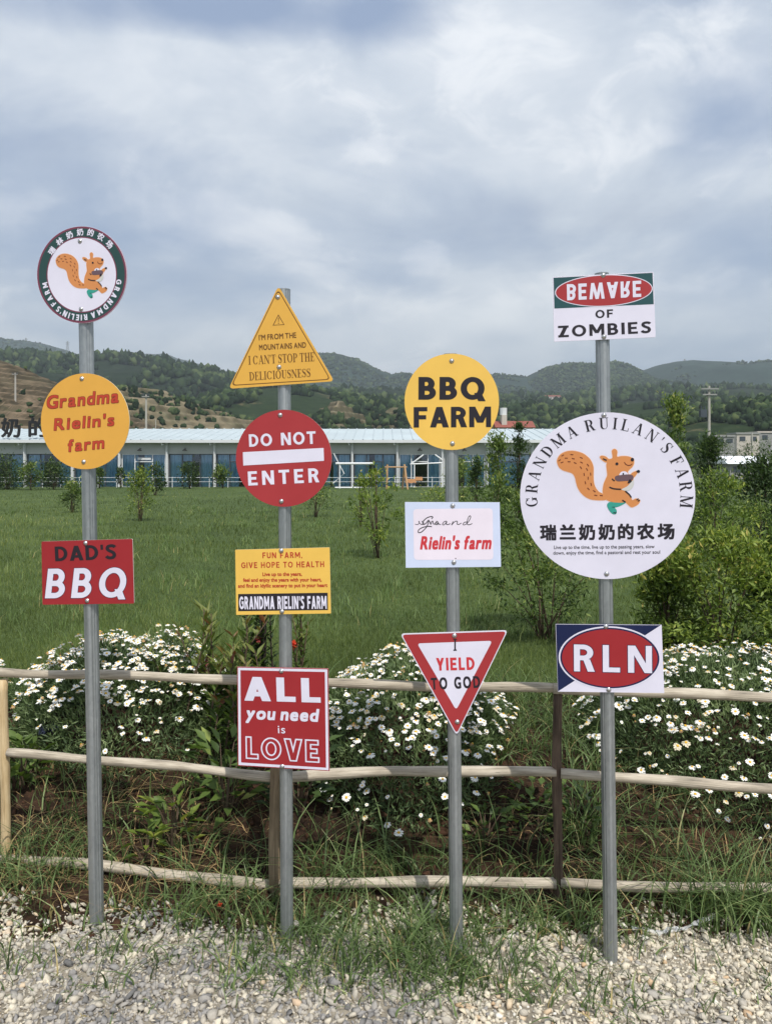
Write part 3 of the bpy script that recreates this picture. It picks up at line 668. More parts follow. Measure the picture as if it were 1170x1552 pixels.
        c = smooth([(.55, .80), (.46, .885), (.31, .905), (.16, .85), (.115, .72), (.20, .595), (.32, .52), (.45, .43), (.50, .28), (.43, .14), (.28, .095), (.13, .13), (.04, .22)], False, 4)
        out += strokes(c, max(T*.95-2*d, .01)); w_ = .62
    elif ch == "'": rect(.02, .66, T*.8, 1); w_ = T*.8
    elif ch == ',': out.append([[(.02, 0), (.06, -.16), (.06+T*.6, -.02), (.02+T, T*.9), (.02, T*.9)]]); w_ = T
    else: w_ = .3
    return out, w_
def smooth(pts, closed=True, n=5):
    out = []; N = len(pts)
    rngi = range(N if closed else N-1)
    g = lambda i: pts[i % N] if closed else pts[max(0, min(N-1, i))]
    for i in rngi:
        p0, p1, p2, p3 = g(i-1), g(i), g(i+1), g(i+2)
        for k in range(n):
            t = k/n
            out.append(tuple(.5*((2*p1[d])+(p2[d]-p0[d])*t+(2*p0[d]-5*p1[d]+4*p2[d]-p3[d])*t*t+(3*p1[d]-p0[d]-3*p2[d]+p3[d])*t**3) for d in (0, 1)))
    if not closed: out.append(tuple(pts[-1]))
    return out
def strokes(pts, wd):
    """a pen line as one ribbon polygon"""
    wd = [wd]*len(pts) if isinstance(wd, (int, float)) else wd
    l, r = [], []
    for i, p in enumerate(pts):
        a, b = pts[max(0, i-1)], pts[min(len(pts)-1, i+1)]; dx, dy = b[0]-a[0], b[1]-a[1]; n = math.hypot(dx, dy) or 1
        l.append((p[0]-dy/n*wd[i]/2, p[1]+dx/n*wd[i]/2)); r.append((p[0]+dy/n*wd[i]/2, p[1]-dx/n*wd[i]/2))
    return [[[l[i], l[i+1], r[i+1], r[i]]] for i in range(len(pts)-1)]
def rounded(pts, r, n=5):
    out = []; N = len(pts)
    for i in range(N):
        p = Vector(pts[i]); a = (Vector(pts[i-1])-p); b = (Vector(pts[(i+1) % N])-p)
        ra = min(r*(1/max(.25, math.tan(a.angle(b)/2))), a.length*.45, b.length*.45)
        s, e = p+a.normalized()*ra, p+b.normalized()*ra
        for k in range(n+1):
            t = k/n; out.append(tuple(s*(1-t)**2+p*2*t*(1-t)+e*t*t))
    return out
def ellipse(cx, cy, rx, ry, tilt=0, n=64):
    c, s = math.cos(R(tilt)), math.sin(R(tilt))
    return [(cx+rx*math.cos(a)*c-ry*math.sin(a)*s, cy+rx*math.cos(a)*s+ry*math.sin(a)*c) for a in (2*math.pi*i/n for i in range(n))]

# ------------------------------------------------------------------ sign posts
def post(label, top, bot, Y, r):
    a, b = P(*top, Y), P(*bot, Y); d = (a-b); L = d.length+.3
    t = thing('sign_post', label, 'sign post', b, 'galvanised sign posts')
    q4 = d.normalized(); tilt = Vector((0, 0, 1)).rotation_difference(q4)
    t.rotation_mode = 'QUATERNION'; t.rotation_quaternion = tilt
    n = 72; ring = []
    for k in range(n):      # round tube rolled with shallow flats and a seam groove
        th = 2*math.pi*k/n; rr = r*(1-.022*(.5-.5*math.cos(8*th))**2)
        for gth in (R(-90-46), R(-90+30), R(-90+52)):
            dd = (th-gth+math.pi) % (2*math.pi)-math.pi; rr -= r*.13*math.exp(-(dd/.07)**2)
        ring.append((rr*math.cos(th), rr*math.sin(th)))
    zs = [-.3, 0, L*.3, L*.6, L-.3]; v = [(x, y, z) for z in zs for x, y in ring]
    f = [(i*n+k, i*n+(k+1) % n, (i+1)*n+(k+1) % n, (i+1)*n+k) for i in range(len(zs)-1) for k in range(n)]
    npmesh('tube', v, f, GALV, t, smooth=True)
    MB().tube([(0, 0, L-.3005), (0, 0, L-.297)], r*1.01, 24).build('end_cap', GALV, t)
    return t
PY = (2.665, 2.573, 2.504, 2.471); PR = (.0245, .0215, .0218, .0222)
post('leftmost galvanised post, behind the round squirrel sign and orange disc', (128.5, 349), (147.3, 1398), PY[0], PR[0])
post('galvanised post behind the yellow triangle and red no-entry disc', (430.5, 440), (435, 1425), PY[1], PR[1])
post('galvanised post behind the yellow disc and the yield triangle', (682.5, 538), (691.7, 1445), PY[2], PR[2])
post('rightmost galvanised post, behind the big white round sign', (911.3, 416), (925, 1455), PY[3], PR[3])

# ------------------------------------------------------------------ signs
M_EDGE = pmat('sign_edge', lin((206, 204, 200)), .5)
M_BOLT = pmat('bolt_steel', (.55, .55, .56), .3, .9)
WHITE = (224, 221, 238)
class Sign:
    def __init__(s, label, cat, c, post_i, yaw, sub='sign'):
        Y = PY[post_i]-PR[post_i]-.0035
        s.O = P(*c, Y); y = R(yaw); s.u = Vector((math.cos(y), -math.sin(y), 0)); s.w = Vector((0, 0, 1)); s.n = s.u.cross(s.w)
        s.Y = Y; s.c = c; s.t = thing(sub, label, cat, s.O)
        s.t.rotation_euler = (0, 0, -y)         # local x = u, local -y = toward the viewer
    def uv(s, p):
        d = Vector(((p[0]-CX)/F, 1, (HY-p[1])/F)); c = Vector((0, 0, HC)); k = s.n.dot(s.O-c)/s.n.dot(d); q_ = c+d*k-s.O
        return (q_.dot(s.u), q_.dot(s.w))
    def loop(s, pts): return [s.uv(p) for p in pts]
    def panel(s, pts, mat, th=.003, edge=None):
        l = s.loop(pts); n = len(l); h = th/2
        v = [(a, -h, b) for a, b in l]+[(a, h, b) for a, b in l]
        f = [tuple(range(n)), tuple(range(2*n-1, n-1, -1))]+[(i, n+i, n+(i+1) % n, (i+1) % n) for i in range(n)]
        o = npmesh('panel', v, f, [mat, edge or M_EDGE], s.t, midx=[0]+[1]*(n+1))
        return o
    def sheet(s, name, polys, mat, layer=1, raw=False, parent=None):
        """flat printed shapes; polys = list of [outer, hole...] in photo pixels (or sign metres when raw)"""
        vs, fs = [], []
        for k, pl in enumerate(polys):
            lp = [[Vector((*(p if raw else s.uv(p)), 0)) for p in ring] for ring in pl]
            tri = tessellate_polygon(lp); flat = [p for ring in lp for p in ring]; b = len(vs)
            y = -.0015-.0003*layer-.000004*(k % 40)
            vs += [(p.x, y, p.y) for p in flat]; fs += [tuple(b+i for i in tr) for tr in tri]
        return npmesh(name, vs, fs, mat, parent or s.t)
    def _tri(s, face, ch):
        if face == 'serif' or isinstance(face, tuple):
            pl, w_ = serif(ch) if face == 'serif' else sans(ch, *face); vs, fs = [], []
            for k, p in enumerate(pl):
                lp = [[Vector((*a, 0)) for a in ring] for ring in p]; b = len(vs)
                tri = tessellate_polygon(lp)
                vs += [(a.x, a.y, k) for ring in lp for a in ring]; fs += [tuple(b+i for i in tr) for tr in tri]
            return vs, fs, w_
        v, f = glyphs(ch)
        if not len(v): return [], [], .3
        cj = ord(ch[0]) > 0x3000
        if cj: vs = [((a)/(CJ1-CJ0), (b-CJ0)/(CJ1-CJ0), 0) for a, b in v]
        else: vs = [(a/CAP, b/CAP, 0) for a, b in v]
        x0 = min(p[0] for p in vs); w_ = max(p[0] for p in vs)-x0
        return [(p[0]-x0, p[1], p[2]) for p in vs], f, w_
    def _emit(s, vs, fs, tv, tf, bold, layer):
        offs = [(0, 0)]+([(bold*a_, bold*b_) for a_, b_ in ((1, 1), (1, -1), (-1, 1), (-1, -1), (1, 0), (-1, 0), (0, 1), (0, -1))] if bold else [])
        for j, (dx, dz) in enumerate(offs):
            b = len(vs); vs += [(x+dx, -.0015-.0003*layer-.000004*k-.000009*j, z+dz) for x, z, k in tv]
            fs += [tuple(b+i for i in q_) for q_ in tf]
    def text(s, st, p0, p1, h, mat, bold=0, shear=0, layer=2, face='sans', flip=False, gap=.16, name='lettering', space=.34, shrink=0):
        bold *= .80; shrink *= .80; a, b = Vector(s.uv(p0)), Vector(s.uv(p1)); W = (b-a).length; e = (b-a)/W; up = Vector((-e.y, e.x)); hm = h*s.Y/F; bd = bold*hm
        items, x = [], 0
        whole = face == 'sans' and gap is None
        if whole: v, f, w_ = s._tri('sans', st); items = [(0, v, f)]; x = w_
        else:
            for ch in st:
                if ch == ' ': x += space; continue
                v, f, w_ = s._tri(face, ch); items.append((x, v, f)); x += w_+gap+1.6*bold
            x -= gap+1.6*bold
        k = (W-2*bd-shear*(hm-2*bd)*.0)/x; vs, fs = [], []
        for x0, v, f in items:
            tv = []
            for (vx, vy, vz) in v:
                yy = bd+vy*(hm-2*bd); yy = hm-yy if flip else yy
                p = a+e*(bd+(x0+vx)*k+shear*(yy-hm*.35))+up*yy; tv.append((p.x, p.y, vz))
            s._emit(vs, fs, tv, f, max(bd-shrink*hm, 0) if shrink else bd, layer)
        return npmesh(name, vs, fs, mat, s.t)
    def arc(s, st, a0, a1, r, h, mat, bold=0, layer=2, face='sans', gap=.2, space=.5, c=None, name='lettering', ell=1.0):
        """letters along a circle, clockwise, tops outward; a0,a1 = angles of first and last letter centres; r,h in metres"""
        cu, cv = s.uv(c or s.c); items, x = [], 0
        for ch in st:
            if ch == ' ': x += space; continue
            v, f, w_ = s._tri(face, ch); items.append((x+w_/2, w_, v, f)); x += w_+gap
        x0, x1 = items[0][0], items[-1][0]; vs, fs = [], []; bd = bold*h
        for xc, w_, v, f in items:
            an = R(a0+(a1-a0)*(xc-x0)/(x1-x0)); ro = Vector((math.cos(an), math.sin(an))); tn = Vector((math.sin(an), -math.cos(an)))
            tv = []
            for vx, vy, vz in v:
                p = ro*(r+bd+vy*(h-2*bd))+tn*((vx-w_/2)*h); tv.append((cu+p.x*ell, cv+p.y, vz))
            s._emit(vs, fs, tv, f, bd, layer)
        return npmesh(name, vs, fs, mat, s.t)
    def bolts(s, *pts):
        for p in pts:
            u, v = s.uv(p); m = MB(); pr = [(0, .0078), (.0012, .0078), (.0016, .0058), (.0032, .0052), (.0044, .0035), (.005, .0012)]
            n = 16; vs = [(u+r*math.cos(2*math.pi*k/n), -.0017-d, v+r*math.sin(2*math.pi*k/n)) for d, r in pr for k in range(n)]
            fs = [(i*n+k, i*n+(k+1) % n, (i+1)*n+(k+1) % n, (i+1)*n+k) for i in range(len(pr)-1) for k in range(n)]+[tuple(range((len(pr)-1)*n, len(pr)*n))]
            npmesh('bolt', vs, fs, M_BOLT, s.t, smooth=True)
K_WHITE = rmat('print_white', WHITE); K_BLACK = rmat('print_black', (40, 36, 44)); K_RED = rmat('print_red', (166, 54, 58)); K_RED2 = rmat('print_deep_red', (158, 42, 48))
K_ORANGE = rmat('print_orange', (224, 168, 74)); K_YEL = rmat('print_yellow', (236, 192, 92)); K_AMBER = rmat('print_amber', (224, 172, 76)); K_NAVY = rmat('print_navy', (24, 34, 74))
K_TEAL = rmat('print_teal', (40, 80, 84)); K_DKGREEN = rmat('print_dark_green', (42, 74, 72)); K_MAROON = rmat('print_maroon', (120, 62, 82)); K_BROWN = rmat('print_brown', (112, 76, 36))
K_RUST = rmat('print_rust', (186, 66, 46)); K_CRIM = rmat('print_crimson', (204, 58, 66)); K_PALEB = rmat('print_pale_blue', (208, 218, 244)); K_PINK = rmat('print_pink_white', (236, 226, 240))
K_SQ = rmat('print_fur_orange', (212, 140, 84)); K_BREAD = rmat('print_plum', (106, 84, 92)); K_LEG = rmat('print_green', (56, 156, 142)); K_GREYW = rmat('print_grey_white', (206, 206, 204)); K_DKBR = rmat('print_dark_brown', (110, 50, 34)); K_HALO = rmat('print_halo', (238, 206, 190))
E_ORANGE = rmat('edge_cream', (232, 220, 190)); E_RED = rmat('edge_rose', (206, 150, 150))

def squirrel(s, T):
    g = lambda pts: [T(p) for p in pts]
    tail = [(68, 235), (74, 195), (98, 157), (135, 128), (190, 108), (250, 103), (310, 112), (370, 132), (420, 165), (460, 205), (485, 250), (498, 295), (500, 340), (499, 400), (503, 470), (520, 530), (560, 585), (612, 612), (660, 650), (650, 680), (600, 688), (530, 686), (460, 675), (400, 645), (350, 600), (315, 545), (295, 485), (283, 430), (265, 390), (235, 365), (180, 348), (130, 330), (90, 295)]
    body = [(612, 612), (608, 560), (620, 490), (645, 430), (660, 390), (655, 330), (650, 270), (656, 243), (640, 240), (605, 218), (575, 185), (582, 165), (612, 162), (650, 175), (680, 200), (722, 185), (715, 110), (728, 88), (750, 82), (772, 95), (780, 120), (778, 172), (830, 166), (900, 168), (950, 185), (975, 210), (977, 250), (960, 290), (930, 320), (905, 350), (915, 385), (935, 382), (960, 360), (1000, 343), (1028, 348), (1010, 375), (990, 405), (968, 430), (966, 480), (935, 540), (880, 575), (915, 620), (945, 660), (957, 685), (1000, 668), (1035, 676), (1048, 700), (1020, 740), (960, 770), (930, 762), (900, 735), (870, 715), (800, 720), (730, 712), (690, 700), (645, 676)]
    ps = sum(1 for _ in ())
    hal = []
    for dx, dy in ((7, 0), (-7, 0), (0, 7), (0, -7), (5, 5), (-5, 5), (5, -5), (-5, -5)): hal += [[g([(x+dx, y+dy) for x, y in smooth(tail)])], [g([(x+dx, y+dy) for x, y in smooth(body)])]]
    s.sheet('emblem_halo', hal, K_HALO, 1)
    em = s.sheet('emblem', [[g(smooth(tail))], [g(smooth(body))]], K_SQ, 2)
    sh = lambda n, pl, m, l: s.sheet(n, pl, m, l, parent=s.t)
    leg = smooth([(690, 708), (660, 735), (665, 770), (690, 815), (720, 845), (750, 853), (772, 840), (770, 800), (752, 775), (800, 760), (860, 730), (880, 712), (830, 716), (760, 714)])
    sh('emblem_leg', [[g(leg)]], K_LEG, 3)
    sh('emblem_belly', [[g(smooth([(830, 560), (900, 520), (965, 450), (975, 500), (950, 550), (900, 575)]))]], K_GREYW, 3)
    sh('emblem_cream', [[g(smooth([(803, 392), (820, 358), (855, 345), (890, 355), (908, 388), (860, 395)]))]], K_WHITE, 3)
    sh('emblem_nut', [[g(smooth([(750, 425), (765, 400), (820, 390), (900, 382), (950, 388), (970, 410), (965, 440), (930, 455), (860, 460), (790, 463), (760, 450)]))]], K_BREAD, 4)
    ink = [[g(ellipse(957, 207, 20, 21, n=20))], [g(ellipse(775, 257, 18, 17, n=20))], [g(smooth([(1002, 345), (1030, 328), (1048, 345), (1036, 362), (1015, 358)]))], [g(smooth([(900, 485), (925, 440), (950, 460), (930, 482)]))], [g(ellipse(850, 376, 10, 11, n=12))]]
    for pts, w_ in (([(610, 195), (632, 206), (655, 215)], 14), ([(718, 432), (732, 448), (750, 458)], 14), ([(686, 532), (740, 551), (825, 557)], 15), ([(873, 578), (920, 618), (945, 655)], 15), ([(838, 685), (858, 698), (876, 710)], 15), ([(1005, 684), (1030, 668)], 13), ([(1022, 698), (1047, 684)], 13), ([(735, 838), (745, 828)], 12), ([(752, 842), (766, 828)], 12), ([(720, 768), (750, 768)], 7)):
        ink += [[g(x) for x in st] for st in strokes(smooth(pts, False, 4), w_)]
    sh('emblem_ink', ink, K_BLACK, 5)
    dk = []
    for x, y, an in ((135, 158, -30), (243, 148, 5), (178, 190, 0), (98, 215, -35), (127, 240, -20), (210, 232, 0), (260, 196, 15), (355, 186, 25), (283, 247, 25), (357, 241, 30), (433, 272, 55), (350, 302, 55), (422, 323, 60), (388, 382, 80), (465, 378, 85), (435, 426, 90), (403, 480, 75), (471, 500, 75), (438, 552, 45), (508, 580, 35), (525, 629, 12), (590, 631, 8)):
        c_, s_ = math.cos(R(an))*17, math.sin(R(an))*17; dk += [[g(q_) for q_ in st] for st in strokes([(x-c_, y-s_), (x+c_, y+s_)], 10)]
    sm = smooth([(862, 237), (880, 262), (910, 275), (940, 270), (955, 255)], False, 4)
    for st in strokes(sm, 9): dk.append([g(st[0])])
    sh('emblem_marks', dk, K_DKBR, 4)

# A: round squirrel sign
s = Sign('round white sign with dark green ring and orange squirrel, topmost on the left post', 'sign', (125, 416.5), 0, 10)
ring = lambda k, n=72: ellipse(125, 416.5, 68*k, 73.5*k, n=n)
s.panel(ring(1), K_WHITE, edge=E_RED); s.sheet('rim', [[ring(.995), ring(.955)]], K_MAROON, 1); s.sheet('ring_band', [[ring(.957), ring(.785)]], K_DKGREEN, 1); s.sheet('rim', [[ring(.787), ring(.762)]], K_MAROON, 1)
squirrel(s, lambda p: (50+(236+.62*p[0])/7.8, 335+(315.5+.70*p[1])/7.8))
pm = s.Y/F
s.arc('瑞林奶奶的农场', 143.5, 42.5, 59.5*pm, 10.8*pm, K_WHITE, .03, 3, ell=.955)
s.arc("GRANDMA RIELIN'S FARM", -12, -168, 60.5*pm, 9.0*pm, K_WHITE, 0, 3, face=(.235,), gap=.10, space=.22, ell=.955)
s.bolts((122.3, 365.5), (124, 468.5))
# B: orange disc
s = Sign('orange yellow disc with three lines of slanted red script, on the left post', 'sign', (130, 638.5), 0, 10)
s.panel(ellipse(130, 638.5, 67, 72.7), K_ORANGE, edge=E_ORANGE)
for st, a, b, h in (('Grandma', (72, 620.5), (182, 610.5), 21), ("Rielin's", (83.2, 653), (175, 645.5), 19), ('farm', (104, 685.5), (160, 680), 19)):
    s.text(st, a, b, h, K_DKBR, .070, .14, 2, gap=.15, name='lettering_outline'); s.text(st, a, b, h, K_RUST, .070, .14, 3, gap=.15, shrink=.030)
s.bolts((125, 574), (127.8, 700))
# C: yellow triangle
s = Sign('amber warning triangle with thin dark border line and four lines of text', 'sign', (427, 545), 1, 5)
s.panel(rounded([(422.3, 433), (506.8, 577.8), (347, 589.3)][::-1], 4.5), K_AMBER, edge=E_ORANGE)
s.sheet('border_line', [[rounded([(422, 438), (501.5, 575.5), (350.7, 584.8)], 4.5), rounded([(422, 440.5), (499.6, 574.4), (352.9, 583.4)], 4)]], K_BROWN, 1)
s.sheet('warning_symbol', [[[(422.3, 476.5), (431.7, 492.5), (413.7, 493.5)], [(422.3, 478.6), (430.2, 491.7), (415.4, 492.5)]], [[(421.8, 481.5), (423.2, 481.5), (422.9, 488), (422.2, 488)]], [ellipse(422.6, 490, .8, .8, n=10)]], K_BROWN, 1)
s.text("I'M FROM THE", (393, 516), (449.5, 512), 8.2, K_BROWN, .03); s.text('MOUNTAINS AND', (393.3, 531), (464.3, 527), 8.4, K_BROWN, .03, gap=.2)
s.text("I CAN'T STOP THE", (377.4, 552.8), (477, 547.3), 13.2, K_BROWN, 0, face='serif', gap=.07, space=.30); s.text('DELICIOUSNESS', (378.6, 576.8), (471.2, 571), 12.6, K_BROWN, 0, face='serif', gap=.08)
s.bolts((421.4, 450.4), (423.3, 556.3))
# D: red disc
s = Sign('red disc with a white bar between two words, on the second post', 'sign', (430.5, 694.5), 1, 5)
s.panel(ellipse(430.5, 694.5, 72.5, 73.5), K_RED, edge=M_EDGE)
s.text('DO NOT', (378.3, 677.3), (479.2, 672.6), 19, K_WHITE, 0, 0, 2, (0.205,), False, 0.17, space=0.52); s.text('ENTER', (377, 736), (484.5, 730.8), 21.4, K_WHITE, 0, 0, 2, (0.205,), False, 0.3, space=0.42)
s.sheet('bar', [[[(368.6, 685.3), (490.7, 678.9), (491.4, 698.4), (369.3, 705.6)]]], K_WHITE, 2); s.bolts((425, 629.2), (426.8, 759.8))
# E: yellow text panel
s = Sign('yellow rectangular sign with small red text and a black strip at its foot', 'sign', (429, 881), 1, 5)
s.panel(rounded([(357, 833.2), (499.8, 829.6), (501.8, 929.6), (358.5, 931.8)][::-1], 1), K_YEL, edge=E_ORANGE)
s.text('FUN FARM,', (398.4, 846), (458.5, 845.3), 8.8, K_RUST, 0, 0, 2, (0.19,), False, 0.2, space=0.5); s.text('GIVE HOPE TO HEALTH', (366.2, 861), (491.6, 859.2), 8.8, K_RUST, 0, 0, 2, (0.185,), False, 0.2, space=0.5)
s.text('Live up to the years,', (398.4, 873), (458, 872.5), 5.6, K_RUST, .05, gap=None); s.text('feel and enjoy the years with your heart,', (369, 881.7), (487.8, 881), 5.6, K_RUST, .05, gap=None)
s.text('and find an idyllic scenery to put in your heart', (361.5, 890.6), (496.7, 889.5), 5.6, K_RUST, .05, gap=None)
s.sheet('strip', [[[(361.5, 900.2), (496.9, 898.2), (497.4, 924.4), (361.7, 926.2)]]], K_BLACK, 1)
s.text("GRANDMA RIELIN'S FARM", (363.4, 923.3), (495.5, 922.6), 19.5, K_WHITE, 0, 0, 2, (0.22,), False, 0.13, space=0.4); s.bolts((426.6, 834.6), (427.7, 926.8))
# F: ALL you need
s = Sign('square red sign with white border and four lines of white words', 'sign', (430, 1089), 1, 11)
q4 = [(360, 1010.5), (497.7, 1013.2), (499.6, 1168.3), (361, 1160.3)]
def inset(qd, k):
    c = (sum(p[0] for p in qd)/4, sum(p[1] for p in qd)/4); return [(p[0]+math.copysign(k, c[0]-p[0]), p[1]+math.copysign(k, c[1]-p[1])) for p in qd]
s.panel(q4[::-1], K_RED2, edge=E_RED); s.sheet('border', [[inset(q4, 1.2), inset(q4, 5)]], K_WHITE, 1)
s.text('ALL', (371, 1061.5), (486.6, 1064.8), 36.5, K_WHITE, 0, 0, 2, (0.235,), False, 0.17, space=0.42); s.text('you need', (374, 1089.5), (483, 1093.9), 19.5, K_WHITE, .060, .16, gap=.16)
s.text('is', (422, 1111), (433, 1111.2), 12, K_WHITE, .01, gap=.2)
s.text('LOVE', (373.2, 1149.6), (484.8, 1156), 34.5, K_WHITE, 0, 0, 2, (.27,), False, .10, 'lettering_outline'); s.text('LOVE', (373.2, 1149.6), (484.8, 1156), 34.5, K_RED2, 0, 0, 3, (.27, .062), False, .10)
s.bolts((426.8, 1017), (428.2, 1161.5))
# G: yellow disc
s = Sign('yellow disc with two big dark words, on the third post', 'sign', (684.5, 609), 2, 4)
s.panel(ellipse(684.5, 609, 71.5, 73), K_YEL, edge=E_ORANGE)
s.text('BBQ', (634, 605.8), (734, 606), 34.5, K_BLACK, 0, 0, 2, (0.235,), False, 0.13, space=0.42); s.text('FARM', (627, 648), (744, 647.3), 31, K_BLACK, 0, 0, 2, (0.225,), False, 0.09, space=0.42); s.bolts((684.4, 547), (685.6, 672.2))
# H: pale blue panel
s = Sign('pale blue sign with a pinkish inner panel, black handwriting and red script', 'sign', (686, 810), 2, 4)
s.panel([(613.7, 760.8), (757, 761.2), (759, 859), (615, 860.4)][::-1], K_PALEB)
s.sheet('inner_panel', [[rounded([(626.2, 771.5), (746.5, 770.3), (747.3, 848.3), (627.4, 848.5)], 6)]], K_PINK, 1)
hw = []
hp = lambda pts: [(610+x/7.55, 755+y/7.55) for x, y in pts]
for pts, wd in (([(145, 295), (160, 302), (178, 300), (193, 275), (185, 262), (196, 285), (215, 300), (240, 298), (238, 275), (215, 262)], 7), ([(332, 236), (346, 216), (322, 210), (272, 230), (232, 272), (236, 298), (265, 290), (300, 250), (285, 310), (258, 350), (215, 388), (182, 392), (186, 362), (230, 335), (290, 322), (335, 326)], 10), ([(298, 252), (312, 272), (322, 300), (330, 275), (345, 262), (350, 288), (365, 297), (380, 285), (390, 265), (404, 272), (408, 292), (395, 302), (376, 298), (380, 280), (405, 290), (437, 302)], 9), ([(503, 262), (478, 268), (455, 298), (470, 306), (492, 288), (507, 266), (500, 296), (518, 302), (546, 290)], 8), ([(578, 264), (570, 285), (560, 307), (586, 278), (612, 262), (626, 268), (624, 295), (642, 300), (672, 284)], 8), ([(738, 274), (712, 274), (690, 296), (706, 306), (738, 286), (765, 250), (779, 215), (768, 201), (750, 225), (738, 272), (740, 298), (762, 304), (796, 290)], 8)):
    hw += [[hp(x) for x in st] for st in strokes(smooth(pts, False, 5), wd)]
s.sheet('handwriting', hw, K_BLACK, 2); s.sheet('speck', [[ellipse(690.4, 846.3, .9, .9, n=10)]], K_BLACK, 2)
s.text("Rielin's farm", (637.5, 832.8), (744.5, 832.3), 20.3, K_CRIM, .050, .16, gap=.16, space=.4); s.bolts((686, 766.3), (687.7, 852))
# I: yield triangle
s = Sign('inverted red and white yield triangle with black handwritten words', 'sign', (690, 1020), 2, 5)
s.panel(rounded([(606.5, 960.2), (769.5, 955), (692, 1115)][::-1], 4), K_WHITE)
s.sheet('border', [[rounded([(609, 961.8), (767, 956.8), (692, 1112)], 3.6), rounded([(632, 974.9), (746, 970.8), (691.2, 1076)], 3.4)]], K_RED, 1)
s.text('YIELD', (661.5, 1016.2), (719.4, 1014.9), 19.2, K_CRIM, 0, 0, 2, (0.22,), False, 0.17, space=0.42); s.text('TO GOD', (653.8, 1045), (727.8, 1042), 17.8, K_BLACK, .045, gap=.42, space=.75)
s.sheet('lettering', [[[(688.4, 969.5), (690.6, 969.5), (690.6, 985), (688.4, 985)]], [[(686.6, 968.3), (692.2, 968.2), (692.2, 970), (686.6, 970.1)]], [[(687, 984.2), (692, 984.1), (692, 986), (687, 986.1)]]], K_BLACK, 2); s.bolts((688.6, 963.3), (692.9, 1094))
# J: beware
s = Sign('white sign with green top, red oval and an upside down word, topmost at right', 'sign', (915, 465), 3, 7)
q4 = [(837, 420), (989.6, 412.2), (993, 511.2), (839.3, 518)]
s.panel(rounded(q4[::-1], 1), K_WHITE)
s.sheet('green_field', [[[(838.5, 421.2), (988.2, 413.6), (990, 461.2), (839.8, 467.8)]]], K_TEAL, 1)
s.sheet('oval_rim', [[ellipse(914.5, 440.6, 74, 24.2, -2.7)]], K_WHITE, 2); s.sheet('oval', [[ellipse(914.5, 440.6, 72.6, 22.9, -2.7)]], K_RED, 3)
s.text('BEWARE', (859, 455.5), (971.4, 450.2), 24.5, K_WHITE, 0, 0, 4, (0.215,), True, 0.17, space=0.42)
s.text('OF', (902, 482.6), (929, 481.2), 12.4, K_BLACK, 0, 0, 2, (0.2,), False, 0.22, space=0.42); s.text('ZOMBIES', (845.7, 511.6), (986.6, 504.6), 17.6, K_BLACK, 0, 0, 2, (0.2,), False, 0.2, space=0.42); s.bolts((913.7, 417.3), (914.7, 510.3))
# K: big round
s = Sign('largest sign, big white disc with orange squirrel and black lettering around it', 'sign', (920.5, 751.3), 3, 10)
s.panel(ellipse(920.5, 751.3, 132.5, 126.3, n=96), K_WHITE)
squirrel(s, lambda p: (835+p[0]/7.8, 670+p[1]/7.8))
pm = s.Y/F
s.arc("GRANDMA RUILAN'S FARM", 185.5, -4.2, 101*pm, 17.4*pm, K_BLACK, 0, 2, face='serif', gap=.30, space=.36, ell=1.035)
s.text('瑞兰奶奶的农场', (818.5, 818.6), (1022, 817), 24, K_BLACK, .045, gap=.22)
s.text('Live up to the time, live up to the passing years, slow', (839.3, 832), (991.4, 830.6), 5.2, K_BLACK, .01, gap=None); s.text('down, enjoy the time, find a pastoral and rest your soul', (838.3, 840.4), (999.8, 839), 5.2, K_BLACK, .01, gap=None)
s.bolts((914.7, 629.3), (918.9, 869.5))
# L: oval letters
s = Sign('navy and white rectangular sign with a red oval and three white letters', 'sign', (923.5, 997.5), 3, 7)
q4 = [(841.6, 945.6), (1002, 946.8), (1006, 1050.2), (845, 1048)]
s.panel(q4[::-1], K_WHITE, edge=K_NAVY); s.sheet('navy_corner', [[[(842.2, 946.2), (1000.5, 947.4), (847, 1046.5), (845.3, 1047.4)]]], K_NAVY, 1)
s.sheet('oval_rim', [[ellipse(923.6, 997, 77.5, 48, 1.5)]], K_WHITE, 2); s.sheet('oval_rim', [[ellipse(923.6, 997, 75, 45.8, 1.5)]], K_NAVY, 3); s.sheet('oval', [[ellipse(923.4, 997, 72.4, 43.6, 1.5)]], K_RED2, 4)
s.text('RLN', (868.4, 1017.8), (988.4, 1020.8), 42.6, K_NAVY, 0, 0, 5, (.225,), False, .20, 'lettering_outline'); s.text('RLN', (868.4, 1017.8), (988.4, 1020.8), 42.6, K_WHITE, 0, 0, 6, (.225, .020), False, .20)
s.bolts((917.8, 949.6), (922, 1045))
# M: dad's
s = Sign('red rectangular sign with black word over three slanted white letters, on the left post', 'sign', (134, 866), 0, 12)
s.panel(rounded([(63.9, 820.7), (201.6, 816.6), (204.2, 914.6), (65.5, 916.4)][::-1], 2), K_RED2)
s.text("DAD'S", (85, 850.6), (178, 847.2), 22.5, K_BLACK, 0, 0, 2, (0.21,), False, 0.12, space=0.42)
s.text('BBQ', (71, 907.3), (193, 906), 46.5, K_NAVY, 0, .17, 2, (.22,), False, .20, 'lettering_outline'); s.text('BBQ', (71, 907.3), (193, 906), 46.5, K_WHITE, 0, .17, 3, (.22, .014), False, .20)
s.bolts((130.6, 823.2), (133, 910.3))

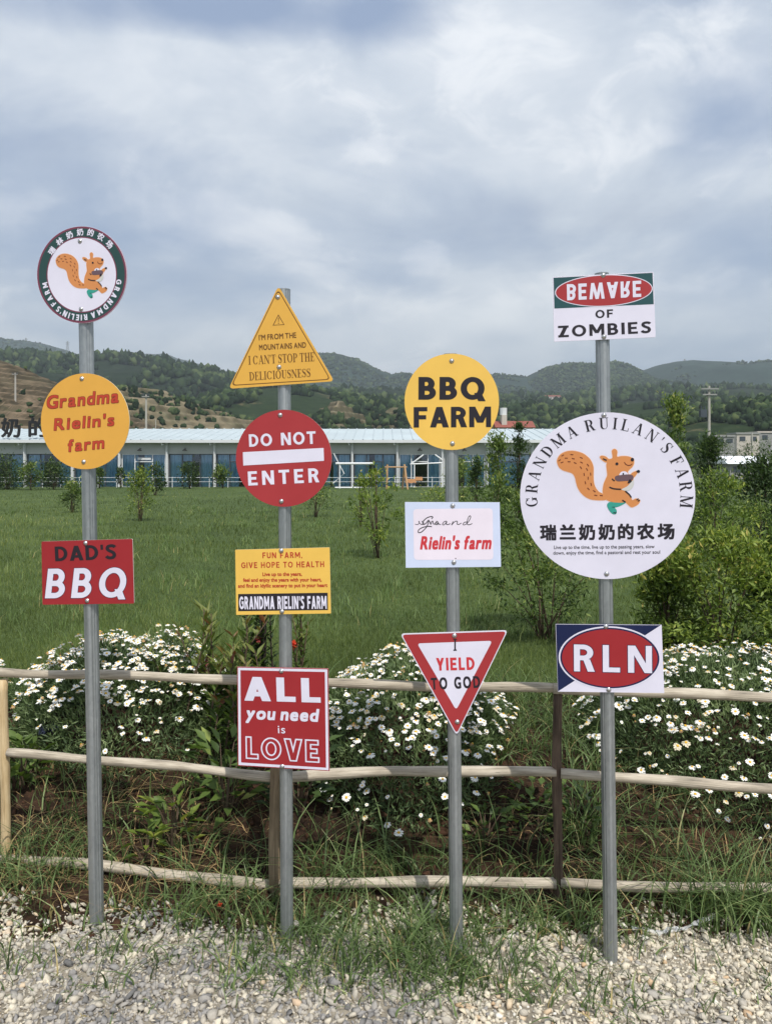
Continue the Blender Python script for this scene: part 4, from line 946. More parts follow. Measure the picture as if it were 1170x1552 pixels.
# ------------------------------------------------------------------ fence of peeled poles
fence = thing('rail_fence', 'low fence of weathered round wooden rails and posts behind the sign posts', 'fence', P(430, 1390, 2.8))
FO = fence.location.copy()
def rail(name, pts, r0, r1, mat, seed, n=14, seg=26):
    """pts: (px, py, Y); a slightly crooked peeled pole with UVs along the grain"""
    rr = random.Random(seed); c = [P(*p)-FO for p in pts]
    cum = [0]
    for a, b in zip(c[:-1], c[1:]): cum.append(cum[-1]+(b-a).length)
    L = cum[-1]; vs, uvs = [], []; ph = rr.uniform(0, 6)
    for i in range(seg+1):
        d = L*i/seg; x = np.interp(d, cum, [p.x for p in c]); y = np.interp(d, cum, [p.y for p in c]); z = np.interp(d, cum, [p.z for p in c])
        dn = (c[-1]-c[0]).normalized(); a = dn.cross(Vector((0, 1, 0))).normalized(); b = a.cross(dn)
        wob = .004*math.sin(d*4.1+ph)+.003*math.sin(d*9.3+ph*2)
        r = (r0+(r1-r0)*i/seg)*.94+.0012*math.sin(d*13+ph)+rr.uniform(-.0005, .0005)
        for k in range(n):
            th = 2*math.pi*k/n; v = Vector((x, y, z))+a*(math.cos(th)*r*(1+.03*math.sin(3*th+ph))+wob)+b*(math.sin(th)*r); vs.append(tuple(v)); uvs.append((d*3+ph, k/n))
    fs = [(i*n+k, i*n+(k+1) % n, (i+1)*n+(k+1) % n, (i+1)*n+k) for i in range(seg) for k in range(n)]+[tuple(range(n-1, -1, -1)), tuple(range(seg*n, seg*n+n))]
    o = npmesh(name, vs, fs, mat, fence, smooth=True); uvl = o.data.uv_layers.new(name='UVMap')
    for p in o.data.polygons:
        for li in p.loop_indices:
            vi = o.data.loops[li].vertex_index; u, v = uvs[vi]
            if len(p.vertices) == 4 and (vi % n) == 0 and any(x % n == n-1 for x in p.vertices): v = 1.0
            uvl.data[li].uv = (u, v)
    return o
rail('post', [(12.5, 1345, 3.0), (4.5, 1030, 3.0)], .0205, .019, WOOD_B, 1, seg=16)
rail('post', [(417, 1400, 2.80), (419.5, 1045, 2.80)], .0215, .0205, WOOD_D, 2, seg=16)
rail('post', [(847, 1385, 2.76), (842.5, 1051, 2.76)], .0185, .0178, WOOD_C, 3, seg=18)
rail('post', [(1290, 1405, 2.70), (1292, 1062, 2.70)], .0185, .0178, WOOD_B, 4, seg=16)
rail('post', [(1705, 1425, 2.615), (1705, 1075, 2.615)], .0185, .0178, WOOD_B, 5, seg=16)
rail('rail', [(-160, 1012, 3.06), (0, 1017, 3.0), (140, 1022.5, 2.95), (300, 1029, 2.88), (425, 1034, 2.83)], .0175, .0185, WOOD_A, 11)
rail('rail', [(426, 1034, 2.815), (600, 1036.5, 2.79), (720, 1040, 2.775), (848, 1044.5, 2.76)], .0185, .0175, WOOD_A, 12)
rail('rail', [(838, 1045, 2.755), (1000, 1050.5, 2.73), (1300, 1058, 2.70), (1720, 1070, 2.62)], .019, .020, WOOD_A, 13)
rail('rail', [(13, 1142.5, 2.99), (135, 1151.5, 2.945), (270, 1162, 2.89), (414, 1175.5, 2.815)], .0165, .0185, WOOD_A, 14)
rail('rail', [(425, 1177, 2.80), (520, 1174, 2.79), (600, 1170.5, 2.785), (720, 1169.5, 2.77), (842, 1170.5, 2.755)], .0195, .0190, WOOD_A, 15)
rail('rail', [(849, 1172, 2.75), (960, 1180, 2.735), (1100, 1189, 2.715), (1300, 1200, 2.69), (1720, 1222, 2.61)], .0185, .021, WOOD_A, 16)
rail('rail', [(-160, 1290, 3.03), (0, 1298, 2.99), (110, 1308, 2.95), (230, 1323, 2.9), (410, 1343.5, 2.815)], .019, .021, WOOD_A, 17)
rail('rail', [(424, 1341, 2.80), (560, 1338, 2.79), (720, 1335.5, 2.77), (842, 1336, 2.755)], .0195, .019, WOOD_A, 18)
rail('rail', [(849, 1337, 2.75), (960, 1341, 2.735), (1080, 1345, 2.715), (1300, 1354, 2.69), (1720, 1372, 2.61)], .0175, .0195, WOOD_A, 19)

# ------------------------------------------------------------------ gravel: loose crushed stones (one mass)
def rand_rot(r, n):
    q4 = r.standard_normal((n, 4)); q4 /= np.linalg.norm(q4, axis=1)[:, None]; w_, x, y, z = q4.T
    return np.stack([np.stack([1-2*(y*y+z*z), 2*(x*y-z*w_), 2*(x*z+y*w_)], -1), np.stack([2*(x*y+z*w_), 1-2*(x*x+z*z), 2*(y*z-x*w_)], -1), np.stack([2*(x*z-y*w_), 2*(y*z+x*w_), 1-2*(x*x+y*y)], -1)], 1)
M_STONE = bpy.data.materials.new('crushed_stone'); M_STONE.use_nodes = True
t = NT(M_STONE.node_tree); b = t.n['Principled BSDF']; at_ = t.node('ShaderNodeAttribute', attribute_name='tone')
g = t.node('ShaderNodeTexCoord').outputs['Object']
c = t.ramp(at_.outputs['Fac'], ((0, lin((112, 111, 110))), (.25, lin((154, 151, 148))), (.5, lin((190, 182, 167))), (.72, lin((214, 205, 186))), (.86, lin((226, 215, 192))), (.94, lin((200, 170, 136))), (1, lin((236, 231, 220)))))
n_ = t.noise(g, 160, 4, .6)
t.link(t.mix(1, c, t.ramp(n_, ((.3, .78), (.65, 1))), 'MULTIPLY'), b.inputs['Base Color']); b.inputs['Roughness'].default_value = .9; b.inputs['Specular IOR Level'].default_value = .2
def stones(name, label, n, seed, region):
    r = np.random.default_rng(seed); x, y, keep, size, tone = region(r, n); x, y, size, tone = x[keep], y[keep], size[keep], tone[keep]; n = len(x)
    base = IV1*1.0; v = base[None]*(1+.34*r.standard_normal((n, len(base), 1)).clip(-1.3, 1.3))
    for _ in range(4):      # knock off corners so the stones are faceted
        nn = r.standard_normal((n, 1, 3)); nn /= np.linalg.norm(nn, axis=2, keepdims=True); dd = (v*nn).sum(2, keepdims=True); v = v-nn*np.maximum(dd-r.uniform(.35, .7, (n, 1, 1)), 0)
    v = v*np.stack([r.uniform(.8, 1.5, n), r.uniform(.7, 1.0, n), r.uniform(.45, .8, n)], 1)[:, None, :]*size[:, None, None]
    v = np.einsum('nij,nkj->nki', rand_rot(r, n), v); v[:, :, 2] *= .8
    z = zg(x, y)+size*r.uniform(-.15, .55, n)
    v += np.stack([x, y, z], 1)[:, None, :]
    f = (IF1[None]+(np.arange(n)*len(base))[:, None, None]).reshape(-1, 3)
    o = npmesh(name, v.reshape(-1, 3), f, M_STONE, tone=np.repeat(tone, len(base)))
    return tag(o, label, 'gravel', kind='stuff')
def reg_gravel(r, n):
    u = r.random(n); y = 1.55+(2.95-1.55)*u; x = r.uniform(-2.3, 2.3, n)*np.clip(y/2.4, .75, 1.2)
    edge = 2.64+.10*(1-sstep(-.9, -.2, x))+.05*np.sin(x*2.1+.6)+.05*np.sin(x*7.3+1)+.14*fbm(x*3, x*0+2, 5)
    grey = sstep(-.02, .42, fbm(x*1.3, y*1.6, 31, 3)+.55*(2.30-y)-.02-.03*x)
    patch = fbm(x*2.2+5, y*3, 41, 3)
    keep = (r.random(n) < np.clip(1-(y-edge+.06)/.16, 0, 1)*np.clip(1.15-1.6*np.clip(patch-.12, 0, 1), .45, 1))
    size = np.exp(r.normal(math.log(.0066), .50, n)).clip(.0028, .022)
    tone = np.clip(r.normal(.66-.36*grey, .17, n), 0, 1)
    return x, y, keep, size, tone
stones('gravel', 'loose pale crushed stone covering the foreground', 76000, 51, reg_gravel)
def reg_clods(r, n):
    y = r.uniform(2.58, 4.3, n); x = r.uniform(-2.4, 2.4, n); size = np.exp(r.normal(math.log(.008), .55, n)).clip(.003, .03)
    return x, y, np.ones(n, bool), size, r.random(n)
M_KEEP = M_STONE; M_STONE = pmat('soil_clod', lin((84, 61, 47)), .95, spec=.1, vary=.55, vscale=14)
stones('soil_clods', 'crumbly red brown clods on the planted bank', 7000, 52, reg_clods); M_STONE = M_KEEP

# ------------------------------------------------------------------ grass
M_GRASS = leafmat('lawn_blades', ((0, lin((70, 82, 44))), (.4, lin((98, 114, 60))), (.75, lin((126, 140, 78))), (.92, lin((158, 162, 102))), (1, lin((178, 172, 124)))), transl=.35, rough=.55, spec=.25)
M_WEED = leafmat('weed_blades', ((0, lin((60, 76, 46))), (.4, lin((98, 120, 72))), (.75, lin((136, 158, 102))), (.93, lin((168, 178, 122))), (1, lin((190, 172, 124)))), transl=.4, rough=.45, spec=.35)
def blades(name, label, x, y, h, wd, lean, mat, seed, seg=3, tone=None, z=None, cat='grass'):
    r = np.random.default_rng(seed); n = len(x); z = zg(x, y) if z is None else z
    an = r.uniform(0, 2*np.pi, n); dx, dy = np.cos(an), np.sin(an); fa = r.uniform(0, 2*np.pi, n); wx, wy = np.cos(fa), np.sin(fa)
    vs = np.zeros((n, 2*seg+1, 3)); 
    for k in range(seg+1):
        t_ = k/seg; cx_ = x+dx*lean*h*t_**2; cy_ = y+dy*lean*h*t_**2; cz = z-.004+h*(t_-.38*np.clip(lean, 0, 1.3)*t_**2.2)
        hw_ = wd*(1-t_**1.6)*.5
        if k < seg:
            vs[:, 2*k] = np.stack([cx_-wx*hw_, cy_-wy*hw_, cz], 1); vs[:, 2*k+1] = np.stack([cx_+wx*hw_, cy_+wy*hw_, cz], 1)
        else: vs[:, 2*seg] = np.stack([cx_, cy_, cz], 1)
    f = []
    for k in range(seg-1): f += [(2*k, 2*k+1, 2*k+3), (2*k, 2*k+3, 2*k+2)]
    f.append((2*seg-2, 2*seg-1, 2*seg)); f = np.array(f)
    F_ = (f[None]+(np.arange(n)*(2*seg+1))[:, None, None]).reshape(-1, 3)
    tone = r.random(n) if tone is None else tone
    o = npmesh(name, vs.reshape(-1, 3), F_, mat, tone=np.repeat(np.clip(tone, 0, 1), 2*seg+1))
    return tag(o, label, cat, kind='stuff') if label else o
r = np.random.default_rng(61)
# lawn: even on screen, so density falls with distance
n = 190000; iy = r.uniform(1/44, 1/4.15, n); y = 1/iy; x = r.uniform(-.62, .62, n)*y
h = r.uniform(.035, .085, n)*(1+.5*np.clip(fbm(x*.6, y*.6, 71, 3), -.5, 1))*np.clip(y/9, .9, 1.6); wd = np.clip(.0026*y/4.5, .0026, .016)*r.uniform(.7, 1.4, n)
tn = np.clip(.42+.40*fbm(x*1.1, y*.8, 73, 4)+.45*fbm(x*.22, y*.12, 77, 3)+r.normal(0, .17, n), 0, 1)
blades('lawn_grass', 'short green turf of the wide lawn', x, y, h, wd, r.uniform(.1, .9, n), M_GRASS, 62, 2, tn)
# scattered taller tufts in the lawn
cx_ = r.uniform(-.55, .55, 420); cy_ = 1/r.uniform(1/34, 1/5.5, 420); cx_ *= cy_
k = r.integers(0, 420, 9000); x = cx_[k]+r.normal(0, .06, 9000); y = cy_[k]+r.normal(0, .06, 9000)
blades('lawn_weeds', 'paler taller tufts scattered over the lawn', x, y, r.uniform(.07, .20, 9000), np.clip(.004*y/5, .004, .016), r.uniform(.1, .8, 9000), M_WEED, 63, 2, np.clip(r.normal(.6, .2, 9000), 0, 1))
# weeds along the fence foot, tufts in the gravel and on the bank
def tuft(px, py, Y, n, sp, hh, tall=1.0):
    c = P(px, py, Y); return [(c.x+r.normal(0, sp), c.y+r.normal(0, sp*.6), hh*r.uniform(.45, 1.15)*tall) for _ in range(n)]
L_ = []
for px in np.linspace(-60, 1230, 120):       # continuous fringe in front of and behind the bottom rail
    yy = r.uniform(2.60, 3.05); dens = .42+.8*max(0, float(fbm(np.array([px/160.]), np.array([.3]), 81, 3)[0])+.25)
    L_ += tuft(px+r.normal(0, 10), 1350, yy, int(26*dens), .05, r.uniform(.06, .17))
for (px, Y, n_, sp, hh) in ((40, 2.9, 150, .09, .28), (85, 3.05, 90, .08, .30), (10, 2.75, 90, .07, .2), (190, 2.8, 70, .06, .2), (290, 2.72, 120, .08, .25), (330, 2.7, 130, .08, .24), (395, 2.62, 110, .07, .22), (460, 2.62, 130, .07, .24), (500, 2.5, 120, .07, .20), (540, 2.42, 150, .08, .20), (590, 2.48, 150, .09, .24), (640, 2.55, 160, .09, .26),
        (690, 2.42, 190, .08, .22), (660, 2.36, 170, .07, .17), (730, 2.36, 110, .07, .15), (720, 2.6, 120, .08, .22), (790, 2.66, 110, .07, .24), (860, 2.66, 120, .07, .24), (905, 2.58, 90, .06, .2), (960, 2.62, 80, .07, .22), (1040, 2.72, 90, .05, .42), (1075, 2.66, 130, .06, .40), (1120, 2.66, 160, .07, .44), (1165, 2.62, 170, .06, .45), (1195, 2.66, 120, .06, .45),
        (520, 2.85, 110, .10, .34), (570, 2.9, 110, .10, .34), (470, 2.95, 90, .08, .34), (650, 2.95, 70, .1, .3), (760, 2.98, 70, .1, .3), (150, 2.5, 60, .06, .14), (80, 2.42, 30, .05, .10), (20, 2.45, 60, .06, .15), (240, 2.45, 40, .05, .12), (880, 2.32, 70, .06, .12), (930, 2.24, 90, .06, .10), (610, 2.24, 50, .06, .10), (450, 2.34, 40, .05, .10), (800, 2.44, 60, .06, .12),
        (880, 3.05, 130, .05, .48), (900, 3.12, 90, .05, .42), (330, 3.0, 60, .08, .3), (980, 3.0, 60, .1, .3), (240, 3.1, 40, .1, .22)):
    L_ += tuft(px, 1350, Y, int(n_*.8), sp*1.2, hh*.9)
for _ in range(130):      # thin tangle on the lower bank and over the gravel's edge
    px = r.uniform(330, 1200) if r.random() < .62 else r.uniform(-20, 330); L_ += tuft(px, 1250, r.uniform(2.72, 3.35), 12, .09, r.uniform(.08, .24))
for _ in range(90):
    px = r.normal(600, 170); L_ += tuft(px, 1450, r.uniform(2.28, 2.66), 16, .05, r.uniform(.05, .14))
for _ in range(60):
    px = r.uniform(-20, 1190); L_ += tuft(px, 1450, r.uniform(2.2, 2.66), 9, .05, r.uniform(.04, .10))
for _ in range(150):      # rank grass on the upper bank, between the daisy bushes
    px = r.choice((800, 830, 780, 860, 20, 350, 420, 470, 900, 960))+r.normal(0, 28); L_ += tuft(px, 1100, r.uniform(3.35, 4.4), 34, .06, r.uniform(.10, .26))
a = np.array(L_); a = a[r.random(len(a)) < .60]; n = len(a)
blades('weedy_grass', 'long weedy grass growing along the foot of the fence', a[:, 0], a[:, 1], a[:, 2], r.uniform(.0030, .0080, n), r.uniform(.2, 1.7, n), M_WEED, 64, 5, np.clip(r.normal(.42, .22, n)+.55*(r.random(n) < .06), 0, 1))
# dry straw lying on the bare soil at left and right
n = 900; x = np.concatenate([r.uniform(-1.55, -.45, 600), r.uniform(.2, 1.5, 300)]); y = r.uniform(2.72, 3.5, n)
blades('dry_straw', 'dry straw litter lying on the bare soil bank', x, y, r.uniform(.04, .13, n), r.uniform(.002, .004, n), r.uniform(1.5, 3.2, n), pmat('straw', lin((170, 142, 98)), .8), 65, 3, z=zg(x, y)+.006)

# ------------------------------------------------------------------ shrubs, trees and bed plants
def leafcloud(pts, axis, nrm, ln, wd, tone, fold=.18):
    n = len(pts); axis = axis/np.linalg.norm(axis, axis=1)[:, None]; side = np.cross(axis, nrm); side /= (np.linalg.norm(side, axis=1)[:, None]+1e-9); up = np.cross(side, axis)
    ln, wd = ln[:, None], wd[:, None]
    v = np.stack([pts, pts+axis*ln*.45+side*wd*.5+up*wd*fold, pts+axis*ln-up*ln*.12, pts+axis*ln*.45-side*wd*.5+up*wd*fold], 1)
    b_ = (np.arange(n)*4)[:, None]; f = np.concatenate([b_+np.array([[0, 1, 2]]), b_+np.array([[0, 2, 3]])], 0)
    return v.reshape(-1, 3), f, np.repeat(tone, 4)
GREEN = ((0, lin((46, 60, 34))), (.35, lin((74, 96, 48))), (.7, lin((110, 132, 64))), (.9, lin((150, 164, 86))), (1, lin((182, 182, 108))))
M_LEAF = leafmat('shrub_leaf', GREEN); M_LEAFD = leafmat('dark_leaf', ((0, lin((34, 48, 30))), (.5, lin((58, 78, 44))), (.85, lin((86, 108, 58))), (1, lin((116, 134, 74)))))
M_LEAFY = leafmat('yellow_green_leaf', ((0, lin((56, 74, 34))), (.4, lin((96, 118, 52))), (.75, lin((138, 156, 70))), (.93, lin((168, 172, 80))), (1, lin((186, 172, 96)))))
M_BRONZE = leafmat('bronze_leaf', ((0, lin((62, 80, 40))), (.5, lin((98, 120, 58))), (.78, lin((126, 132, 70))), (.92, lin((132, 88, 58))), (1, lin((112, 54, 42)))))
M_BARK = pmat('shrub_bark', lin((92, 76, 60)), .9, vary=.3, vscale=30); M_BARKD = pmat('dark_bark', lin((58, 48, 42)), .9, vary=.3, vscale=30)
def branches(parent, base_r, tips, mat, seed, name='branch', zmul=.35):
    rr = random.Random(seed); m = MB()
    for (x, y, z) in tips:
        a = Vector((rr.uniform(-base_r, base_r), rr.uniform(-base_r, base_r), -.05)); e = Vector((x, y, z)); mid = a.lerp(e, .5)+Vector((-x*.18, -y*.18, z*.10))+Vector((rr.uniform(-1, 1), rr.uniform(-1, 1), 0))*.04*z
        pts = [a*(1-s_)**2+mid*2*s_*(1-s_)+e*s_*s_ for s_ in (0, .25, .5, .75, 1)]; r0 = (.010+.010*z)*rr.uniform(.7, 1.2)*zmul*1.4
        m.tube(pts, [r0, r0*.85, r0*.65, r0*.45, r0*.2], 5)
    return m.build(name, mat, parent, smooth=True)
def shrub(kind, label, base, H, W, n, ll, lw, mat, seed, bottom=.15, nclump=26, spread=.16, col=False, bark=None, group=None, top=.5, stem=True, shape=None, tonebias=0, cat='shrub'):
    r = np.random.default_rng(seed); t = thing(kind, label, cat, base, group)
    # clump centres through the crown
    u = r.random(nclump); zc = H*(bottom+(1-bottom)*u**.85*.97); ph = r.uniform(0, 2*np.pi, nclump)
    if shape is not None: prof = np.interp(zc/H, shape[0], shape[1])
    else: prof = np.sin(np.clip((zc/H-bottom)/(1-bottom), 0, 1)**(.75 if not col else .5)*np.pi*.88+.22)
    rad = W/2*prof*np.sqrt(r.uniform(.15, 1, nclump))
    cc = np.stack([rad*np.cos(ph), rad*np.sin(ph), zc], 1)
    ctone = r.normal(0, .14, nclump); csz = r.uniform(.6, 1.3, nclump)
    k = r.integers(0, nclump, n); sc_ = spread*W*csz[k][:, None]
    pts = cc[k]+r.normal(0, 1, (n, 3))*sc_*np.array([1, 1, .9]); pts[:, 2] = np.maximum(pts[:, 2], .03*H)
    out = pts-np.array([0, 0, H*.45]); out /= np.linalg.norm(out, axis=1)[:, None]+1e-6
    ax = out*.55+r.normal(0, .55, (n, 3))+np.array([0, 0, .35]); nr_ = np.array([0, 0, 1.0])+r.normal(0, .55, (n, 3))+out*.3
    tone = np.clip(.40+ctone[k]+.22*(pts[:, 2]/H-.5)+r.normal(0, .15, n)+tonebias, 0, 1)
    v, f, tn = leafcloud(pts, ax, nr_, ll*r.uniform(.6, 1.25, n), lw*r.uniform(.7, 1.2, n), tone)
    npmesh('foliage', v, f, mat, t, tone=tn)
    if stem:
        tips = [tuple(c_) for c_ in cc[r.choice(nclump, min(nclump, 14), replace=False)]]
        branches(t, W*.05, tips, bark or M_BARK, seed)
    return t
def lawnshrub(label, px, pyb, pyt, wpx, n, mat, seed, kind='shrub', **kw):
    Y = lawnY(pyb); b = P(px, pyb, Y); H = (pyb-pyt)*Y/F; W = wpx*Y/F
    return shrub(kind, label, b, H, W, n, kw.pop('ll', .055*Y/14), kw.pop('lw', .022*Y/14), mat, seed, tonebias=kw.pop('tonebias', .12), **kw)
GL = 'young shrubs dotted over the lawn'
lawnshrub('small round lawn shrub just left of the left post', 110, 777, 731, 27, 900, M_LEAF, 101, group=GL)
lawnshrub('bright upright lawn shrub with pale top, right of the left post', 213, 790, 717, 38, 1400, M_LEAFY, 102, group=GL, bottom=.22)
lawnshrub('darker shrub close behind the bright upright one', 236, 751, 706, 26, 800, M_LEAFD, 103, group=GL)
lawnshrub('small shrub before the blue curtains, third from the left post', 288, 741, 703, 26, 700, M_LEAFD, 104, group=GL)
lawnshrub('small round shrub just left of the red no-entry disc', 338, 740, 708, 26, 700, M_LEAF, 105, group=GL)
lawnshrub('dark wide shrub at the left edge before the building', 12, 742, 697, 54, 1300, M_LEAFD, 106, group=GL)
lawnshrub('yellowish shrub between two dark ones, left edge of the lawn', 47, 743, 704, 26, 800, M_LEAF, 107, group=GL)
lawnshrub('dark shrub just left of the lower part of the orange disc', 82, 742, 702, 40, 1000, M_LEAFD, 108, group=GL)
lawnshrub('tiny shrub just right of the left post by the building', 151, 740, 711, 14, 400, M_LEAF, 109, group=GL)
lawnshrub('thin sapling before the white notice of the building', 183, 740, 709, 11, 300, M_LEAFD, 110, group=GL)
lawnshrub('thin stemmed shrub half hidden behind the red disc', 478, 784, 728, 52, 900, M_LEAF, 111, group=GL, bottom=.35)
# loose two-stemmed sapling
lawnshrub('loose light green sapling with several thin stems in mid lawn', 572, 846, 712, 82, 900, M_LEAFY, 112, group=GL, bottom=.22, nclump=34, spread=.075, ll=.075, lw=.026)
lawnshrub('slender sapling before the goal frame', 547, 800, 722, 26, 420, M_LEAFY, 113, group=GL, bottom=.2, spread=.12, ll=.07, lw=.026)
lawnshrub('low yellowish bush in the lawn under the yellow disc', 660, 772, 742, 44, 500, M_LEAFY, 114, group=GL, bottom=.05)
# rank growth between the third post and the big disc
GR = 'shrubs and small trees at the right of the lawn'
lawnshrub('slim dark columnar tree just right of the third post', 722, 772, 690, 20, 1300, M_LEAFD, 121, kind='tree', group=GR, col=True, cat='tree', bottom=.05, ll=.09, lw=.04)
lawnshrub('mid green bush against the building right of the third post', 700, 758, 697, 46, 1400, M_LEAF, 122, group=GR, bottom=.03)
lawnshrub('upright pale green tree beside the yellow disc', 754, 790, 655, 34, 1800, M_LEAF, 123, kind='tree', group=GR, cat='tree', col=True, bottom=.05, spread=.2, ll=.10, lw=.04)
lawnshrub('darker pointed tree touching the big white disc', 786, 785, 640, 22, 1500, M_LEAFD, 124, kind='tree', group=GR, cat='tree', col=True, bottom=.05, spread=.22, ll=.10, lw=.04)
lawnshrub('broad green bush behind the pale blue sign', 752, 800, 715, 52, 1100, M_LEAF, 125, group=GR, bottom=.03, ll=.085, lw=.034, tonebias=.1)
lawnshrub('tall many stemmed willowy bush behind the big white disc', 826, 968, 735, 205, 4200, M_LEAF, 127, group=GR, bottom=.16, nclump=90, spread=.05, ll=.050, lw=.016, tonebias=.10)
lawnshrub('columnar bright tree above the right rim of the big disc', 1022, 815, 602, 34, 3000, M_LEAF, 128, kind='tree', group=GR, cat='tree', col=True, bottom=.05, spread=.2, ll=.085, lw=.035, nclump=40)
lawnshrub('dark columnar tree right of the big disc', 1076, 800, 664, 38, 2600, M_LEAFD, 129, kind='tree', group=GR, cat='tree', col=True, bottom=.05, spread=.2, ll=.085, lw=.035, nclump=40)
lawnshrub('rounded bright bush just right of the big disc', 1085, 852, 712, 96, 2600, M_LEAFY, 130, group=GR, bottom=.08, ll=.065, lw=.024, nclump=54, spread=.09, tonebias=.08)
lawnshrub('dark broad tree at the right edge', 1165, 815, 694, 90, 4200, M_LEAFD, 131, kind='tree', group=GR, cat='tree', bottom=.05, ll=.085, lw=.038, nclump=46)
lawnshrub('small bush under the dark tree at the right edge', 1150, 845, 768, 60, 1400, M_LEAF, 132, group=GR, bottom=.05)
lawnshrub('low rank bush left of the pale blue sign base', 690, 800, 752, 60, 1300, M_LEAF, 133, group=GR, bottom=.03)
for k_, (px_, pb_, pt_, w_) in enumerate(((1062, 724, 676, 34), (1100, 722, 669, 40), (1132, 723, 673, 36), (1160, 722, 667, 44), (1188, 724, 670, 40))):
    lawnshrub(('dark round tree right of the dark columnar one, before far houses', 'second dark tree in the row before the far houses', 'middle tree of the row standing before the far houses', 'dark tree at the right edge, in the row before far houses', 'tree cut by the right edge, end of the row before far houses')[k_], px_, pb_, pt_, w_, 900, M_LEAFD, 170+k_, kind='tree', group='row of trees before the far houses', cat='tree', bottom=.05, ll=.16, lw=.08, spread=.13)
# big bush right: dense, broad leaves, yellowish crest
b = P(1090, 985, 5.0); b.z = float(zg(b.x, 5.0))
shrub('shrub', 'largest bush, dense glossy green with yellowish top behind the right daisies', b, .82, .92, 7800, .046, .018, M_LEAFY, 141, bottom=.05, nclump=120, spread=.055, tonebias=.16, shape=([0, .3, .6, .85, 1], [.95, 1.0, .95, .7, .3]))
b = P(1010, 960, 5.2); b.z = float(zg(b.x, 5.2))
shrub('shrub', 'yellowish side bush joined to the left of the largest bush', b, .62, .40, 2600, .050, .018, M_LEAFY, 142, bottom=.1, nclump=40, spread=.10)
b = P(1190, 960, 5.1); b.z = float(zg(b.x, 5.1))
shrub('shrub', 'green bush at the right edge behind the daisies', b, .80, .5, 4000, .050, .020, M_LEAF, 143, bottom=.05, nclump=50, spread=.10)
# stems with bronze tips around the second post
def stalks(kind, label, base, specs, mat, seed, ll, lw, cat='plant', bark=None, tip=None, bow=.10):
    """specs: (dx, dy, height, lean_x, leaves)"""
    r = np.random.default_rng(seed); t = thing(kind, label, cat, base); m = MB(); P_, A_, N_, T_ = [], [], [], []
    for dx, dy, h, lx, nl in specs:
        pts = [Vector((dx+lx*(s_**1.5)+r.normal(0, .006), dy+r.normal(0, .008), h*s_)) for s_ in (0, .25, .5, .75, 1)]
        m.tube(pts, [.006, .0055, .0045, .0035, .002], 5)
        for q_ in range(nl):
            s_ = .12+.88*(q_/nl); i = min(3, int(s_*4)); p = pts[i].lerp(pts[i+1], s_*4-i); an = q_*2.4+r.normal(0, .4)
            P_.append(p); A_.append((math.cos(an), math.sin(an), .5+.9*s_+r.normal(0, .2))); N_.append((r.normal(0, .25), r.normal(0, .25), 1)); T_.append(np.clip(.25+.6*s_**2+r.normal(0, .12), 0, 1))
    m.build('stem', bark or M_BARK, t, smooth=True); n = len(P_)
    v, f, tn = leafcloud(np.array(P_), np.array(A_), np.array(N_), ll*r.uniform(.6, 1.2, n), lw*r.uniform(.8, 1.2, n), np.array(T_))
    npmesh('foliage', v, f, mat, t, tone=tn); return t
def soilbase(px, Y): 
    x = (px-CX)*Y/F; return Vector((x, Y, float(zg(x, Y))))
r = np.random.default_rng(77)
sp = lambda n, w_, h0, h1, nl, lean=.08: [(r.normal(0, w_), r.normal(0, w_*.7), r.uniform(h0, h1), r.normal(0, lean), nl) for _ in range(n)]
stalks('flowering_plant', 'tall green plant with bronze red tips left of the square red sign', soilbase(335, 3.7), sp(16, .09, .30, .62, 26), M_BRONZE, 151, .085, .020)
stalks('flowering_plant', 'leafy plant with bronze shoots behind the left edge of the square red sign', soilbase(365, 3.5), sp(9, .08, .20, .5, 26), M_BRONZE, 152, .085, .022)
stalks('flowering_plant', 'dark stemmed plant behind the second post below the yellow text sign', soilbase(402, 3.95), sp(8, .03, .55, .74, 46, .03), M_LEAFD, 153, .06, .018, bark=M_BARKD)
stalks('flowering_plant', 'thin plant right of the second post with an orange red bloom', soilbase(452, 3.95), sp(6, .05, .40, .62, 22, .05), M_BRONZE, 154, .06, .016)
MB().tube([P(400, 1015, 3.97), P(402, 905, 3.97)], .011, 6).build('stake', M_BARKD); o = bpy.data.objects['stake']; tag(o, 'dark wooden stake behind the second post under the yellow text sign', 'stake')
M_RBLOOM = pmat('orange_red_petal', lin((214, 74, 44)), .6); M_DBLOOM = pmat('dark_red_petal', lin((120, 44, 40)), .6)
def bloom(label, p, rad, mat, seed):
    rr = random.Random(seed); m = MB()
    for k in range(16):
        d = Vector((rr.gauss(0, 1), rr.gauss(0, 1), rr.gauss(.3, 1))).normalized(); s_ = d.cross(Vector((.3, .2, 1))).normalized()*rad*.45; e = d*rad
        m.add([(0, 0, 0), tuple(e*.6+s_), tuple(e), tuple(e*.6-s_)], [(0, 1, 2), (0, 2, 3)])
    o = m.build('bloom', mat, None, loc=p); tag(o, label, 'flower')
bloom('orange red bloom just right of the second post', P(445, 978, 3.9), .030, M_RBLOOM, 1); bloom('dark red faded bloom left of the second post', P(394, 968, 3.9), .026, M_DBLOOM, 2)
